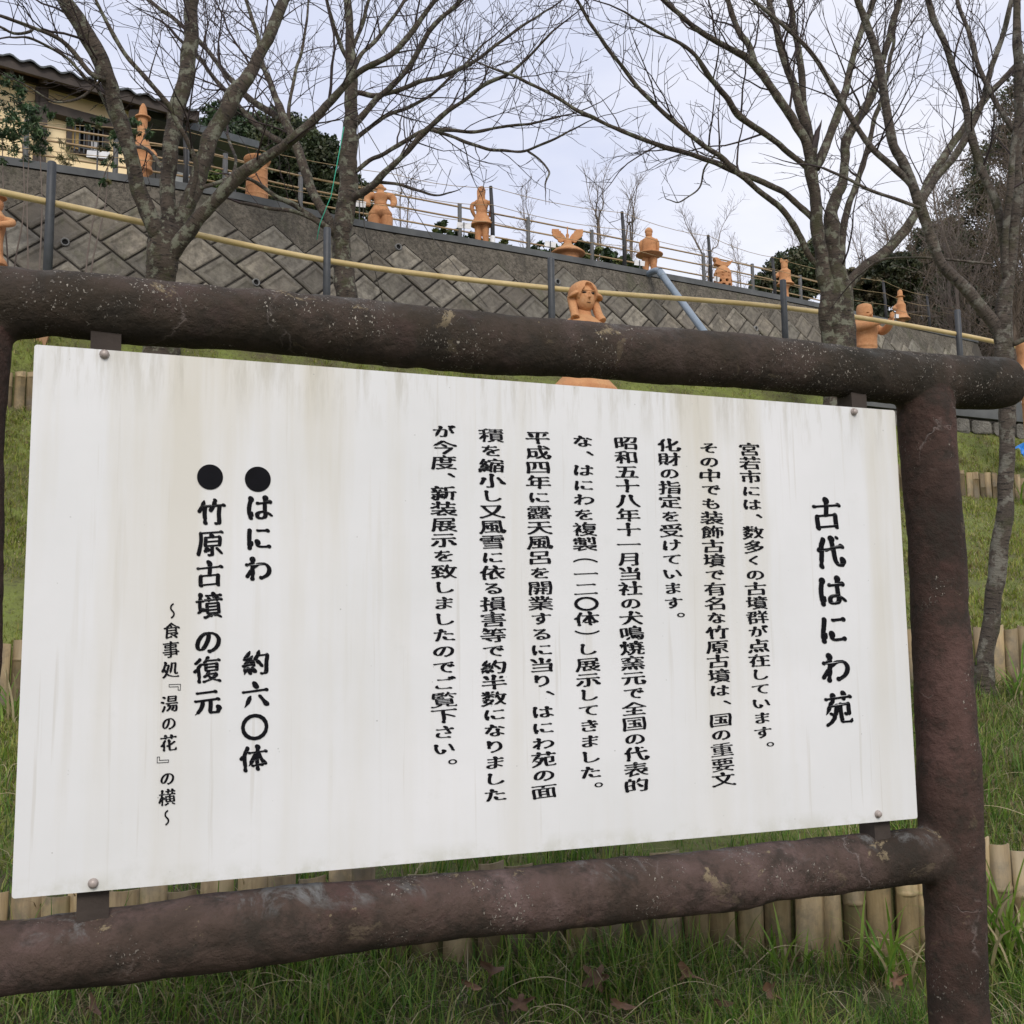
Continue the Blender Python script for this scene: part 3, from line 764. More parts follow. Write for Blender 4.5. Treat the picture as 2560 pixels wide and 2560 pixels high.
def sp_(px, py, off=0.0):
    """point on the plane parallel to the panel, off metres behind it"""
    r = ray(px, py); o = BLp - SN * off
    t_ = ((o - CAM) @ SN) / (r @ SN); return CAM + r * t_
def suv(px, py):
    q = sp_(px, py) - BLp; return q @ SX, q[2]
def spd(px, py, off=0.0):
    q = sp_(px, py, off); return -(RM.T @ (q - CAM))[2]
sg = empty('signboard', (float(sp_(1280, 1500)[0]), float(sp_(1280, 1500)[1]), .3), 'large white Japanese notice board mounted in a frame of dark purple brown imitation logs', 'sign')
# panel as a box in its own local frame (x along, z up, y = -normal)
pm = Matrix((( SX[0], -SN[0], 0, BLp[0]), (SX[1], -SN[1], 0, BLp[1]), (0, 0, 1, BLp[2]), (0, 0, 0, 1)))
def rounded_rect(w, h, r, k=4):
    out = []
    for cx_, cz_, a0 in ((w - r, r, -90), (w - r, h - r, 0), (r, h - r, 90), (r, r, 180)):
        for i in range(k + 1):
            a = R(a0 + 90 * i / k); out.append((cx_ + r * math.cos(a), cz_ + r * math.sin(a)))
    return out
rr_ = rounded_rect(PW, PH, .005); n = len(rr_)
vs = [(x, 0, z) for x, z in rr_] + [(x, .004, z) for x, z in rr_]
panel = mesh_obj('panel', vs, [tuple(range(n))] + [tuple(reversed(range(n, 2 * n)))] + [(i, n + i, n + (i + 1) % n, (i + 1) % n) for i in range(n)], MT['board'], sg)
panel.matrix_parent_inverse = Matrix.Translation(sg.location).inverted(); panel.matrix_basis = pm
# bolts
for px, py in ((261, 886), (2134, 1030), (233, 2208), (2194, 2035)):
    u, w = suv(px, py); vs = []; fs = []; k = 6
    for (r_, y_, kk) in ((.0085, -.0005, 0), (.0085, -.002, 0), (.0062, -.0035, 0), (.0062, -.0075, 0), (.005, -.009, 0)):
        for i in range(12):
            th = i / 12 * 2 * math.pi; q = r_ if r_ > .008 else r_ * (1 - .06 * math.cos(6 * th))
            vs.append((u + q * math.cos(th), y_, w + q * math.sin(th)))
    for j in range(4): fs += ring_faces(j * 12, 12)
    fs.append(tuple(range(48, 60)))
    bo = mesh_obj('bolt', vs, fs, MT['bolt'], panel, True)
# lettering
glyphs = {}
def glyph(ch):
    if ch not in glyphs:
        c_ = bpy.data.curves.new('g', 'FONT'); c_.body = ch; c_.resolution_u = 4
        o_ = bpy.data.objects.new('g', c_); col.objects.link(o_)
        me = bpy.data.meshes.new_from_object(o_)
        v_ = np.array([(q.co.x - .5, q.co.y - .38) for q in me.vertices]); f_ = [tuple(p.vertices) for p in me.polygons]
        bpy.data.objects.remove(o_); bpy.data.curves.remove(c_); bpy.data.meshes.remove(me)
        glyphs[ch] = (v_, f_)
    return glyphs[ch]
KANA = set('はにわをのくがしていますそでもなけるさごりたきご')
GRD = 120; CELL = 1.14 / GRD
def raster(v_, f_):
    g_ = np.zeros((GRD, GRD), bool); q = (v_ + .57) / CELL
    for f in f_:
        for k_ in range(1, len(f) - 1):
            a, b_, c_ = q[f[0]], q[f[k_]], q[f[k_ + 1]]
            x0, y0 = np.floor(np.minimum(np.minimum(a, b_), c_)).astype(int); x1, y1 = np.ceil(np.maximum(np.maximum(a, b_), c_)).astype(int) + 1
            x0, y0 = max(x0, 0), max(y0, 0); x1, y1 = min(x1, GRD), min(y1, GRD)
            if x1 <= x0 or y1 <= y0: continue
            X, Y = np.meshgrid(np.arange(x0, x1) + .5, np.arange(y0, y1) + .5)
            e = lambda p, r_: (r_[0] - p[0]) * (Y - p[1]) - (r_[1] - p[1]) * (X - p[0])
            e0, e1, e2 = e(a, b_), e(b_, c_), e(c_, a)
            g_[y0:y1, x0:x1] |= ((e0 >= -.01) & (e1 >= -.01) & (e2 >= -.01)) | ((e0 <= .01) & (e1 <= .01) & (e2 <= .01))
    return g_
def thin(g_):
    g_ = g_.copy().astype(np.uint8)
    def nb(a): p = np.pad(a, 1); return [p[2:, 1:-1], p[2:, 2:], p[1:-1, 2:], p[:-2, 2:], p[:-2, 1:-1], p[:-2, :-2], p[1:-1, :-2], p[2:, :-2]]
    while True:
        ch_ = False
        for st in (0, 1):
            P = nb(g_); B = sum(P); A = sum(((P[k_] == 0) & (P[(k_ + 1) % 8] == 1)).astype(int) for k_ in range(8))
            if st == 0: m_ = (P[0] * P[2] * P[4] == 0) & (P[2] * P[4] * P[6] == 0)
            else: m_ = (P[0] * P[2] * P[6] == 0) & (P[0] * P[4] * P[6] == 0)
            d = (g_ == 1) & (B >= 2) & (B <= 6) & (A == 1) & m_
            if d.any(): g_[d] = 0; ch_ = True
        if not ch_: return g_.astype(bool)
brush_cache = {}
def brush(ch, weight):
    """retrace the skeleton of a glyph with a slanted brush: thin level strokes, heavy uprights, pressed starts, swept ends"""
    key = (ch, round(weight, 2))
    if key in brush_cache: return brush_cache[key]
    v_, f_ = glyph(ch); sk_ = thin(raster(v_, f_)); ys, xs_ = np.nonzero(sk_); pts = np.stack([xs_, ys], 1).astype(float); n_ = len(pts)
    ix = {(int(x), int(y)): k_ for k_, (x, y) in enumerate(pts)}
    nbr = [[ix[(x + a, y + b_)] for a in (-1, 0, 1) for b_ in (-1, 0, 1) if (a or b_) and (x + a, y + b_) in ix] for x, y in pts.astype(int)]
    D2 = ((pts[:, None] - pts[None]) ** 2).sum(-1)
    # walk the skeleton a few steps each way for the local direction
    th = np.zeros(n_)
    for k_ in range(n_):
        w_ = D2[k_] <= 30
        q = pts[w_] - pts[w_].mean(0); c_ = q.T @ q; th[k_] = .5 * math.atan2(2 * c_[0, 1], c_[0, 0] - c_[1, 1])
    hw = .033 + .027 * np.abs(np.sin(th)) ** 1.2
    dn = n_ * CELL; hw = hw * (1.0 - .25 * min(max((dn - 2.8) / 3.6, 0), 1)) * weight
    mlt = np.ones(n_); sh = np.zeros((n_, 2))
    for k_ in range(n_):
        if len(nbr[k_]) != 1: continue
        path = [k_]; prev = -1; cur = k_
        while len(path) < 22:
            nx_ = [q for q in nbr[cur] if q != prev and q not in path]
            if not nx_: break
            prev, cur = cur, nx_[0]; path.append(cur)
            if len(nbr[cur]) > 2 and len(path) > 3: break
        if len(path) < 5: continue
        d = pts[k_] - pts[path[min(8, len(path) - 1)]]; a = math.degrees(math.atan2(d[1], d[0])) % 360
        for s_, q in enumerate(path):
            if a < 32 or a > 338: m_ = 1 + .75 * math.exp(-((s_ - 1) / 3.6) ** 2)
            elif a < 80: m_ = .35 + .65 * min(s_ / 10, 1)
            elif a < 145: m_ = 1 + .42 * math.exp(-((s_ - 2) / 4) ** 2)
            elif a < 203: m_ = 1 + .45 * math.exp(-((s_ - 1) / 3.5) ** 2)
            elif a < 258: m_ = .16 + .84 * min(s_ / 17, 1)
            elif a < 284: m_ = .80 + .3 * math.exp(-((s_ - 4) / 4) ** 2) - .3 * math.exp(-(s_ / 2.) ** 2)
            else: m_ = .25 + 1.35 * min(s_ / 5, 1) - .6 * min(max(s_ - 5, 0) / 14, 1)
            mlt[q] = m_ if abs(m_ - 1) > abs(mlt[q] - 1) else mlt[q]
            if a < 32 or a > 338: sh[q] = np.array([.0, -.5]) * math.exp(-(s_ / 4) ** 2)
    # smooth widths along the strokes
    for _ in range(2): hw = np.array([np.mean([hw[k_]] + [hw[q] for q in nbr[k_]]) for k_ in range(n_)])
    rr_ = hw * mlt / CELL
    Fd = np.full((GRD, GRD), -9.0); ca_, sa_ = math.cos(R(-38)), math.sin(R(-38))
    for (x, y), r_, s_ in zip(pts, rr_, sh):
        x, y = x + .5 + s_[0], y + .5 + s_[1]; w_ = int(r_ * 1.4) + 2
        x0, x1, y0, y1 = max(int(x) - w_, 0), min(int(x) + w_ + 1, GRD), max(int(y) - w_, 0), min(int(y) + w_ + 1, GRD)
        X, Y = np.meshgrid(np.arange(x0, x1) + .5 - x, np.arange(y0, y1) + .5 - y)
        u_ = X * ca_ + Y * sa_; t_ = -X * sa_ + Y * ca_; dd = r_ - np.hypot(u_ / 1.22, t_ / .80)
        Fd[y0:y1, x0:x1] = np.maximum(Fd[y0:y1, x0:x1], dd)
    V_ = []; Fq_ = []
    for row in range(GRD):
        f0 = Fd[row]; ins = f0 > 0
        if not ins.any(): continue
        e_ = np.diff(np.concatenate([[0], ins.astype(int), [0]])); st, en = np.nonzero(e_ == 1)[0], np.nonzero(e_ == -1)[0]
        for a, b_ in zip(st, en):
            xa = a + .5 - (f0[a] / (f0[a] - f0[a - 1]) if a > 0 and f0[a - 1] > -2 else .5)
            xb = b_ - .5 + (f0[b_ - 1] / (f0[b_ - 1] - f0[b_]) if b_ < GRD and f0[b_] > -2 else .5)
            k0 = len(V_); V_ += [(xa, row), (xb, row), (xb, row + 1), (xa, row + 1)]; Fq_.append((k0, k0 + 1, k0 + 2, k0 + 3))
    V_ = np.array(V_) * CELL - .57
    brush_cache[key] = (V_, Fq_); return brush_cache[key]
def put_char(mbv, mbf, ch, u, w, ew, eh, seedk, weight=1.0):
    plain = ch in '（）『』〜●〇。'
    v_, f_ = glyph(ch) if plain else brush(ch, weight)
    v_ = v_.copy()
    if ch in '（）『』〜': v_ = np.stack([v_[:, 1] , -v_[:, 0]], 1)
    if ch in '（）': v_[:, 1] += (.22 if ch == '（' else -.22)
    if ch in '、。': v_ += np.array([.60, .46])
    if ch == '〜': v_ = v_ * np.array([-1.0, .95])
    v_ *= .86 if ch in KANA else 1.0
    r_ = random.Random(seedk); x, y = v_[:, 0], v_[:, 1]
    if not plain:
        y = y + .10 * x - .07 * x * x + .010 * np.sin(x * 9 + r_.random() * 6)
        x = x + .014 * np.sin(y * 8 + r_.random() * 6) - .02 * y
    offs = [(0, 0)]
    if ch in '（）〜': offs = [(0, 0), (.0, .012), (0, -.012), (.01, 0)]
    if ch == '。': offs = [(0, 0), (.010, .0), (-.010, 0)]
    if ch == '〇': offs = [(a * .8, b_ * .8) for a in (-.03, 0, .03) for b_ in (-.03, 0, .03)]
    for k_, (ox, oy) in enumerate(offs):
        n0 = len(mbv); yy = -.0012 - .00003 * k_
        mbv += [(u + (x[i] + ox) * ew, yy, w + (y[i] + oy) * eh) for i in range(len(x))]
        mbf += [tuple(j + n0 for j in f) for f in f_]
COLS = [  # text, (px,py) of first, (px,py) of char k, k, em width px, em height px
    ('宮若市には、数多くの古墳群が点在しています。', (1872.8, 1123.4), (1906.5, 1831), 20, 55, 1.0),
    ('その中でも装飾古墳で有名な竹原古墳は、国の重要文', (1771.9, 1119.4), (1808.2, 1948), 23, 57, 1.0),
    ('化財の指定を受けています。', (1671, 1112.7), (1683, 1507), 11, 58, 1.0),
    ('昭和五十八年十一月当社の犬鳴焼窯元で全国の代表的', (1564.6, 1107.3), (1590.7, 1961.6), 23, 61, 1.0),
    ('な、はにわを複製（一二〇体）し展示してきました。', (1455.9, 1103), (1476, 1930.5), 22, 62, 1.0),
    ('平成四年に露天風呂を開業するに当り、はにわ苑の面', (1344, 1094), (1359.8, 1977.6), 23, 64, 1.0),
    ('積を縮小し又風雪に依る損害等で約半数になりました', (1227.6, 1088.5), (1237.8, 1987), 23, 65, 1.0),
    ('が今度、新装展示を致しましたのでご覧下さい。', (1108.6, 1079), (1110.5, 1871), 20, 66, 1.0)]
def px_scale(px, py):
    u0, w0 = suv(px, py); u1, _ = suv(px + 10, py); _, w1 = suv(px, py + 10)
    return abs(u1 - u0) / 10, abs(w1 - w0) / 10
# the last index counted from the text itself, so the spacing always closes
sk = 0
for txt, a, b_, k_, ewp, wt_ in COLS:
    idx = {'宮': txt.find('す'), 'そ': len(txt) - 1, '化': txt.find('す'), '昭': len(txt) - 1, 'な': txt.rfind('た'), '平': len(txt) - 1,
           '積': len(txt) - 1, 'が': txt.rfind('い')}[txt[0]]
    ua, wa = suv(*a); ub, wb = suv(*b_); mv, mf = [], []
    pitch = (wa - wb) / idx
    for i, ch in enumerate(txt):
        s = i / idx; u = ua + (ub - ua) * s; w = wa + (wb - wa) * s; sk += 1
        mv, mf = [], []
        put_char(mv, mf, ch, u, w, ewp * 1.03 * px_scale(a[0] + (b_[0] - a[0]) * s, a[1])[0], pitch * .985, sk, 1.12)
        mesh_obj('character', mv, mf, MT['ink'], panel)
SPOT = [
    [('古', 2065.5, 1284.7), ('代', 2073.4, 1381), ('は', 2079, 1477.5), ('に', 2083, 1572), ('わ', 2088, 1669.6), ('苑', 2095.6, 1771.4), (76, 86, 1.2)],
    [('●', 648.4, 1197), ('は', 648.4, 1269.5), ('に', 646.3, 1344.6), ('わ', 645, 1422), ('約', 639.9, 1655.6), ('六', 638.6, 1737), ('〇', 636.7, 1817.3), ('体', 634.7, 1896.3), (72, 70, 1.2)],
    [('●', 529, 1191.5), ('竹', 528.6, 1279.9), ('原', 526, 1357.5), ('古', 523.9, 1435), ('墳', 522, 1514), ('の', 520.3, 1603), ('復', 518, 1673.8), ('元', 517, 1754), (72, 70, 1.2)],
    [('〜', 430.7, 1527), ('食', 428.4, 1576), ('事', 427, 1623.3), ('処', 425.8, 1673.8), ('『', 431, 1717.8 - 12), ('湯', 423.8, 1759), ('の', 422, 1808), ('花', 421, 1857.5), ('』', 413, 1899 + 12), ('の', 418.6, 1945.5), ('横', 417.8, 1993.4), ('〜', 416.8, 2043.8), (45, 44, 1.12)]]
for grp in SPOT:
    ewp, ehp, wt_ = grp[-1]; mv, mf = [], []
    for ch, px, py in grp[:-1]:
        sk += 1; u, w = suv(px, py); sx_, sy_ = px_scale(px, py)
        e = 1.16 if ch in KANA and ewp > 60 else 1.0
        if ch == '●': e = 1.20
        if ch == '〇': e = 1.0
        if ch == '●': w -= .0; 
        mv, mf = [], []
        put_char(mv, mf, ch, u, w, ewp * sx_ * e, ehp * sy_ * e, sk, wt_)
        mesh_obj('character', mv, mf, MT['ink'], panel)
# imitation logs; (px, py centre, half width px)
LOGS = []
def log_def(name, pts, off, cap=True, per=14):
    P = []; Rr = []
    for px, py, hw, *eo in pts:
        eo = off + (eo[0] if eo else 0)
        P.append(sp_(px, py, eo)); Rr.append(hw / F * spd(px, py, eo))
    P = catmull(P, per); rr2 = np.interp(np.linspace(0, len(pts) - 1, len(P)), range(len(pts)), Rr)
    core = (P.copy(), rr2.copy())
    if cap:
        e = P[-1]; dirn = nrm(P[-1] - P[-2]); r0 = rr2[-1]; ex = []; er = []
        for a in (20, 40, 60, 75, 86): ex.append(e + dirn * r0 * .45 * math.sin(R(a))); er.append(r0 * math.cos(R(a)))
        P = np.vstack([P, ex]); rr2 = np.concatenate([rr2, er])
    LOGS.append((name, P, rr2, core))
OFF = .045
log_def('top_log', [(-260, 738, 96), (0, 757, 93), (140, 760, 84), (419, 785, 84), (800, 817, 79), (1298, 865, 74), (1893, 907, 66), (2200, 941, 63), (2400, 957, 67), (2518, 957, 65)], OFF)
log_def('bottom_log', [(-260, 2432, 92), (0, 2398, 90), (317, 2360, 94), (605, 2324, 92), (900, 2288, 86), (1300, 2250, 78), (1720, 2210, 78), (2000, 2173, 70), (2250, 2144, 71), (2320, 2140, 66), (2365, 2137, 60)], OFF, cap=False)
log_def('post', [(2309, 955, 50), (2313, 1000, 66), (2316, 1045, 70), (2329, 1240, 70), (2343, 1400, 70), (2352, 1600, 71), (2367, 1850, 74), (2377, 2100, 77), (2386, 2250, 75), (2401, 2560, 75), (2416, 2760, 76)], OFF, cap=False)
log_def('post', [(-72, 780, 80), (-70, 860, 92), (-80, 1000, 92), (-86, 1100, 92), (-96, 1500, 92), (-110, 2000, 92), (-128, 2500, 95), (-140, 3000, 97)], OFF, cap=False)
bm = bmesh.new()
for nm, P, Rr, core in LOGS:
    Lc = np.concatenate([[0], np.cumsum(np.linalg.norm(np.diff(P, axis=0), axis=1))]); m_ = int(Lc[-1] / .02) + 2; ss = np.linspace(0, Lc[-1], m_)
    P2 = np.stack([np.interp(ss, Lc, P[:, i]) for i in range(3)], 1); vs, F_, _ = tube_arrays(P2, np.interp(ss, Lc, Rr), 36)
    bv = [bm.verts.new(q) for q in vs]
    for f in F_: bm.faces.new([bv[i] for i in f])
    bm.faces.new(list(reversed(bv[:36]))); bm.faces.new(bv[-36:])
bmesh.ops.recalc_face_normals(bm, faces=bm.faces)
me = bpy.data.meshes.new('tmp'); bm.to_mesh(me); bm.free(); o_ = bpy.data.objects.new('tmp', me); col.objects.link(o_)
md = o_.modifiers.new('r', 'REMESH'); md.mode = 'VOXEL'; md.voxel_size = .0065
md = o_.modifiers.new('s', 'SMOOTH'); md.factor = .5; md.iterations = 14
res = bpy.data.meshes.new_from_object(o_.evaluated_get(bpy.context.evaluated_depsgraph_get())); bpy.data.objects.remove(o_)
nv = len(res.vertices); co = np.zeros(nv * 3, np.float32); res.vertices.foreach_get('co', co); co = co.reshape(-1, 3).astype(float)
no = np.zeros(nv * 3, np.float32); res.vertices.foreach_get('normal', no); no = no.reshape(-1, 3)
w = np.empty(nv)
for i in range(nv):
    q = Vector(co[i]); w[i] = noise.noise(q * 3.2) * .0050 + noise.noise(q * 9) * .0028 + noise.fractal(q * 26, 1.0, 2.0, 3) * .0016 - .0018 * max(0, noise.noise(q * 14) - .25) * 4
co += no * w[:, None]
res.vertices.foreach_set('co', co.astype(np.float32).ravel()); res.update()
res.vertices.foreach_get('normal', no2 := np.zeros(nv * 3, np.float32)); no2 = no2.reshape(-1, 3)
nf = len(res.polygons); cen = np.zeros(nf * 3, np.float32); res.polygons.foreach_get('center', cen); cen = cen.reshape(-1, 3)
fv = np.zeros(nf * 4, np.int32); res.polygons.foreach_get('vertices', fv); fv = fv.reshape(-1, 4)
D_ = []
for nm, P, Rr, core in LOGS:
    A_, B_ = P[:-1], P[1:]; best = np.full(nf, 9.0)
    for a_, b_, r0, r1 in zip(A_, B_, Rr[:-1], Rr[1:]):
        ab = b_ - a_; t_ = np.clip(((cen - a_) @ ab) / (ab @ ab + 1e-12), 0, 1); best = np.minimum(best, np.linalg.norm(cen - (a_ + t_[:, None] * ab), axis=1) - (r0 + (r1 - r0) * t_))
    D_.append(best)
cls = np.argmin(np.array(D_), axis=0)
for ci, (nm, P, Rr, core) in enumerate(LOGS):
    fs = fv[cls == ci]; used_, inv = np.unique(fs, return_inverse=True); fs = inv.reshape(-1, 4)
    o_ = big_mesh(nm, co[used_], fs, MT[{'top_log': 'log_top', 'post': 'log_post'}.get(nm, 'log')], sg, smooth=True)
    o_.data.normals_split_custom_set_from_vertices([tuple(q) for q in no2[used_]])
bpy.data.meshes.remove(res)
# battens that carry the panel
for (x0, y0, x1, y1, hw) in ((266, 828, 232, 2292, 36), (2128, 978, 2188, 2098, 23)):
    a = sp_(x0, y0, .042); b_ = sp_(x1, y1, .042); w_ = 2 * hw / F * spd(x0, y0)
    mb = MB(); mb.beam(a, b_, w_, .052, up=tuple(SN)); mb.build('batten', MT['batten'], sg, world_co=True)

# ------------------------------------------------------------------ bamboo edging rows
def stake_mesh(w, h, seed_):
    r_ = random.Random(seed_); k = 7; vs = []; fs = []
    arc = [(-w / 2 + w * i / (k - 1), -.020 * math.sin(math.pi * i / (k - 1)) - .004) for i in range(k)]
    prof = arc + [(x, y + .009) for x, y in reversed(arc)]
    n_ = len(prof); zs = [0, h * .45]
    nod = r_.random() < .55; nz_ = h * r_.uniform(.55, .92)
    rows_ = [(0, 1), (h * .4, 1)]
    if nod: rows_ += [(nz_ - .010, 1.0), (nz_ - .004, 1.10), (nz_ + .003, 1.10), (nz_ + .009, .99)]
    tl = r_.uniform(-.012, .012); rows_ += [(h, 1)]
    rows_.sort()
    for (z, s_) in rows_:
        for (x, y) in prof:
            vs.append((x * (1 if s_ == 1 else 1.01), y * s_ - (s_ - 1) * .03, z + (tl * x / w if z == h else 0)))
    for i in range(len(rows_) - 1):
        for j in range(n_): fs.append((i * n_ + j, i * n_ + (j + 1) % n_, (i + 1) * n_ + (j + 1) % n_, (i + 1) * n_ + j))
    tb = (len(rows_) - 1) * n_
    for j in range(k - 1): fs.append((tb + j, tb + j + 1, tb + n_ - 2 - j, tb + n_ - 1 - j))
    me = bpy.data.meshes.new('stake'); me.from_pydata(vs, [], fs); me.materials.append(MT['bamboo'])
    for p in me.polygons: p.use_smooth = abs(p.normal.z) < .5
    return me
def edging(fn, x0, x1, zt, w, h, label, seed_, jit=.02):
    r_ = random.Random(seed_)
    root = empty('bamboo_edging', (0, float(fn(0)), zt(0) - h + EYE), label, 'edging', 'rows of split bamboo edging on the hillside')
    variants = [stake_mesh(w * s, h + .15, seed_ * 10 + i) for i, s in enumerate((.82, .9, .96, 1.0, 1.05, 1.1, .88, 1.0))]
    wid = [w * s for s in (.82, .9, .96, 1.0, 1.05, 1.1, .88, 1.0)]
    x = x0; cnt_ = 0
    while x < x1 and cnt_ < 290:
        i = r_.randrange(8); sl = float(fn(x + .05) - fn(x - .05)) / .1
        o_ = bpy.data.objects.new('stake', variants[i]); link(o_, root)
        xc = x + wid[i] * .5 * math.cos(math.atan(sl)); yc = float(fn(xc))
        o_.location = Vector((xc, yc - .012 + r_.uniform(-.006, .006), zt(xc) + EYE - h - .15 + r_.uniform(-jit, jit * .6))) - root.location
        o_.rotation_euler = (r_.uniform(-.03, .03), r_.uniform(-.022, .022), math.atan(sl) + r_.uniform(-.05, .05))
        x += (wid[i] + r_.choice([.003, .004, .006, .010])) * math.cos(math.atan(sl)); cnt_ += 1
edging(row1, -3.4, 4.2, lambda x: -.635, .079, .33, 'nearest row of weathered split bamboo stakes just behind the foot of the sign', 1, .035)
edging(row2, -4.5, 5.4, lambda x: .02, .078, .32, 'middle row of split bamboo stakes level with the middle of the sign', 2)
edging(row3, -4.6, 7.2, lambda x: float(zb3(x)) + .25, .082, .27, 'uppermost row of split bamboo stakes on the slope below the path', 3, .03)

# ------------------------------------------------------------------ terracotta haniwa figures
def prim_bm(kind, a):
    bm = bmesh.new()
    if kind == 'lathe':        # profile [(r,z)], centre, scale xy, rotation
        prof, c_, sc_, rot = a; k = 28; rings = []
        for r_, z_ in prof:
            rings.append([bm.verts.new((math.cos(i / k * 2 * math.pi) * max(r_, .0005) * sc_[0], math.sin(i / k * 2 * math.pi) * max(r_, .0005) * sc_[1], z_)) for i in range(k)])
        for i in range(len(rings) - 1):
            for j in range(k): bm.faces.new((rings[i][j], rings[i][(j + 1) % k], rings[i + 1][(j + 1) % k], rings[i + 1][j]))
        bm.faces.new(list(reversed(rings[0]))); bm.faces.new(rings[-1])
        bmesh.ops.transform(bm, matrix=Matrix.Translation(Vector(c_)) @ Euler([R(q) for q in rot]).to_matrix().to_4x4(), verts=bm.verts)
    elif kind == 'ell':
        c_, r_, rot = a
        bmesh.ops.create_icosphere(bm, subdivisions=3, radius=1)
        bmesh.ops.transform(bm, matrix=Matrix.Translation(Vector(c_)) @ Euler([R(q) for q in rot]).to_matrix().to_4x4() @ Matrix.Diagonal((*r_, 1)), verts=bm.verts)
    elif kind == 'tube':
        P, Rr = a
        P = catmull(P, 5); rr2 = np.interp(np.linspace(0, len(Rr) - 1, len(P)), range(len(Rr)), Rr); k = 16
        vs, F_, ln = tube_arrays(P, rr2, k); bv = [bm.verts.new(q) for q in vs]
        for f in F_: bm.faces.new([bv[i] for i in f])
        bm.faces.new(list(reversed(bv[:k]))); bm.faces.new(bv[-k:])
    elif kind == 'box':
        c_, s_, rot = a
        bmesh.ops.create_cube(bm, size=1)
        bmesh.ops.transform(bm, matrix=Matrix.Translation(Vector(c_)) @ Euler([R(q) for q in rot]).to_matrix().to_4x4() @ Matrix.Diagonal((*s_, 1)), verts=bm.verts)
    elif kind == 'plate':      # outline in x,z extruded in y
        out, y0, y1 = a
        A_ = [bm.verts.new((x, y0, z)) for x, z in out]; B_ = [bm.verts.new((x, y1, z)) for x, z in out]; n_ = len(out)
        bm.faces.new(A_); bm.faces.new(list(reversed(B_)))
        for i in range(n_): bm.faces.new((A_[i], B_[i], B_[(i + 1) % n_], A_[(i + 1) % n_]))
        bmesh.ops.triangulate(bm, faces=bm.faces[:])
    bmesh.ops.recalc_face_normals(bm, faces=bm.faces)
    me = bpy.data.meshes.new('tmp'); bm.to_mesh(me); bm.free(); return me
def join_me(prims):
    bm = bmesh.new()
    for kd, *a in prims:
        me = prim_bm(kd, a if len(a) > 1 else a[0]); bm.from_mesh(me); bpy.data.meshes.remove(me)
    me = bpy.data.meshes.new('tmp'); bm.to_mesh(me); bm.free(); return me
def clay(name, prims, parent, voxel=.007, cuts=(), lump=.0022):
    me = join_me(prims); o_ = bpy.data.objects.new('tmp', me); col.objects.link(o_)
    md = o_.modifiers.new('r', 'REMESH'); md.mode = 'VOXEL'; md.voxel_size = voxel
    sm_ = o_.modifiers.new('s', 'SMOOTH'); sm_.factor = .5; sm_.iterations = 2
    tmp = []
    for c_ in cuts:
        cm = join_me([c_]); co = bpy.data.objects.new('cut', cm); col.objects.link(co); tmp.append(co)
        bd_ = o_.modifiers.new('b', 'BOOLEAN'); bd_.operation = 'DIFFERENCE'; bd_.object = co; bd_.solver = 'FAST'
    dg = bpy.context.evaluated_depsgraph_get()
    res = bpy.data.meshes.new_from_object(o_.evaluated_get(dg)); res.name = name
    for q in tmp + [o_]:
        m_ = q.data; bpy.data.objects.remove(q); bpy.data.meshes.remove(m_)
    n_ = len(res.vertices); co = np.zeros(n_ * 3, np.float32); res.vertices.foreach_get('co', co); co = co.reshape(-1, 3)
    for i in range(n_):
        w = noise.noise(Vector(co[i] * 22)) * lump; d = co[i][:2]; l = np.hypot(*d) + 1e-6; co[i][:2] += d / l * w
    res.vertices.foreach_set('co', co.ravel())
    res.materials.clear(); res.materials.append(MT['clay']); res.shade_smooth()
    return link(bpy.data.objects.new(name, res), parent)
GRP = 'terracotta haniwa figures of the garden'
def la(prof, c_=(0, 0, 0), sc_=(1, 1), rot=(0, 0, 0)): return ('lathe', prof, c_, sc_, rot)
def el(c_, r_, rot=(0, 0, 0)): return ('ell', c_, r_, rot)
def tu(P, r_): return ('tube', (P, r_))
def bx(c_, s_, rot=(0, 0, 0)): return ('box', c_, s_, rot)
def tubefix(p): return p
def place(px, py_base, d, hpx, units, name, label, rz):
    """figure whose foot is at a picture position and whose height hpx is that of 'units' metres"""
    q = at(px, py_base, d); s = hpx / F * d / units
    return empty(name, q, label, 'figure', GRP, R(rz), s)
# A: bust with looped hair, on the slope
q = at(1462, 978, 8.0)
A = empty('haniwa_figure', q, 'terracotta bust with parted hair and long hair loops behind the top log', 'figure', GRP, R(24), 1.0)
clay('torso', [la([(.24, -.42), (.25, -.14), (.262, -.02), (.255, .012), (.17, .10), (.125, .2), (.135, .34), (.16, .43), (.185, .475), (.18, .50), (.12, .55), (.066, .585), (.056, .64)], sc_=(1.05, .80)),
               el((.16, 0, .485), (.07, .07, .04), (0, 22, 0)), el((-.16, 0, .485), (.07, .07, .04), (0, -22, 0))], A)
clay('head', [el((0, -.015, .715), (.088, .090, .112)), el((0, -.108, .702), (.010, .018, .010)), bx((0, -.102, .722), (.011, .016, .045), (12, 0, 0)), el((0, -.088, .757), (.062, .018, .008))], A, .004,
     cuts=[el((.034, -.118, .738), (.019, .036, .0075), (0, 5, 0)), el((-.034, -.118, .738), (.019, .036, .0075), (0, -5, 0)), el((0, -.112, .664), (.019, .018, .0028))])
for c_, r_ in (((.034, -.092, .738), (.0185, .012, .0078)), ((-.034, -.092, .738), (.0185, .012, .0078)), ((0, -.094, .664), (.018, .006, .0022))):
    me = prim_bm('ell', (c_, r_, (0, 0, 0))); me.materials.append(MT['black']); me.shade_smooth(); link(bpy.data.objects.new('eye_dark_inlay' if c_[0] else 'mouth_dark_inlay', me), A)  # black inlays paint the darkness inside the cut eyes and mouth
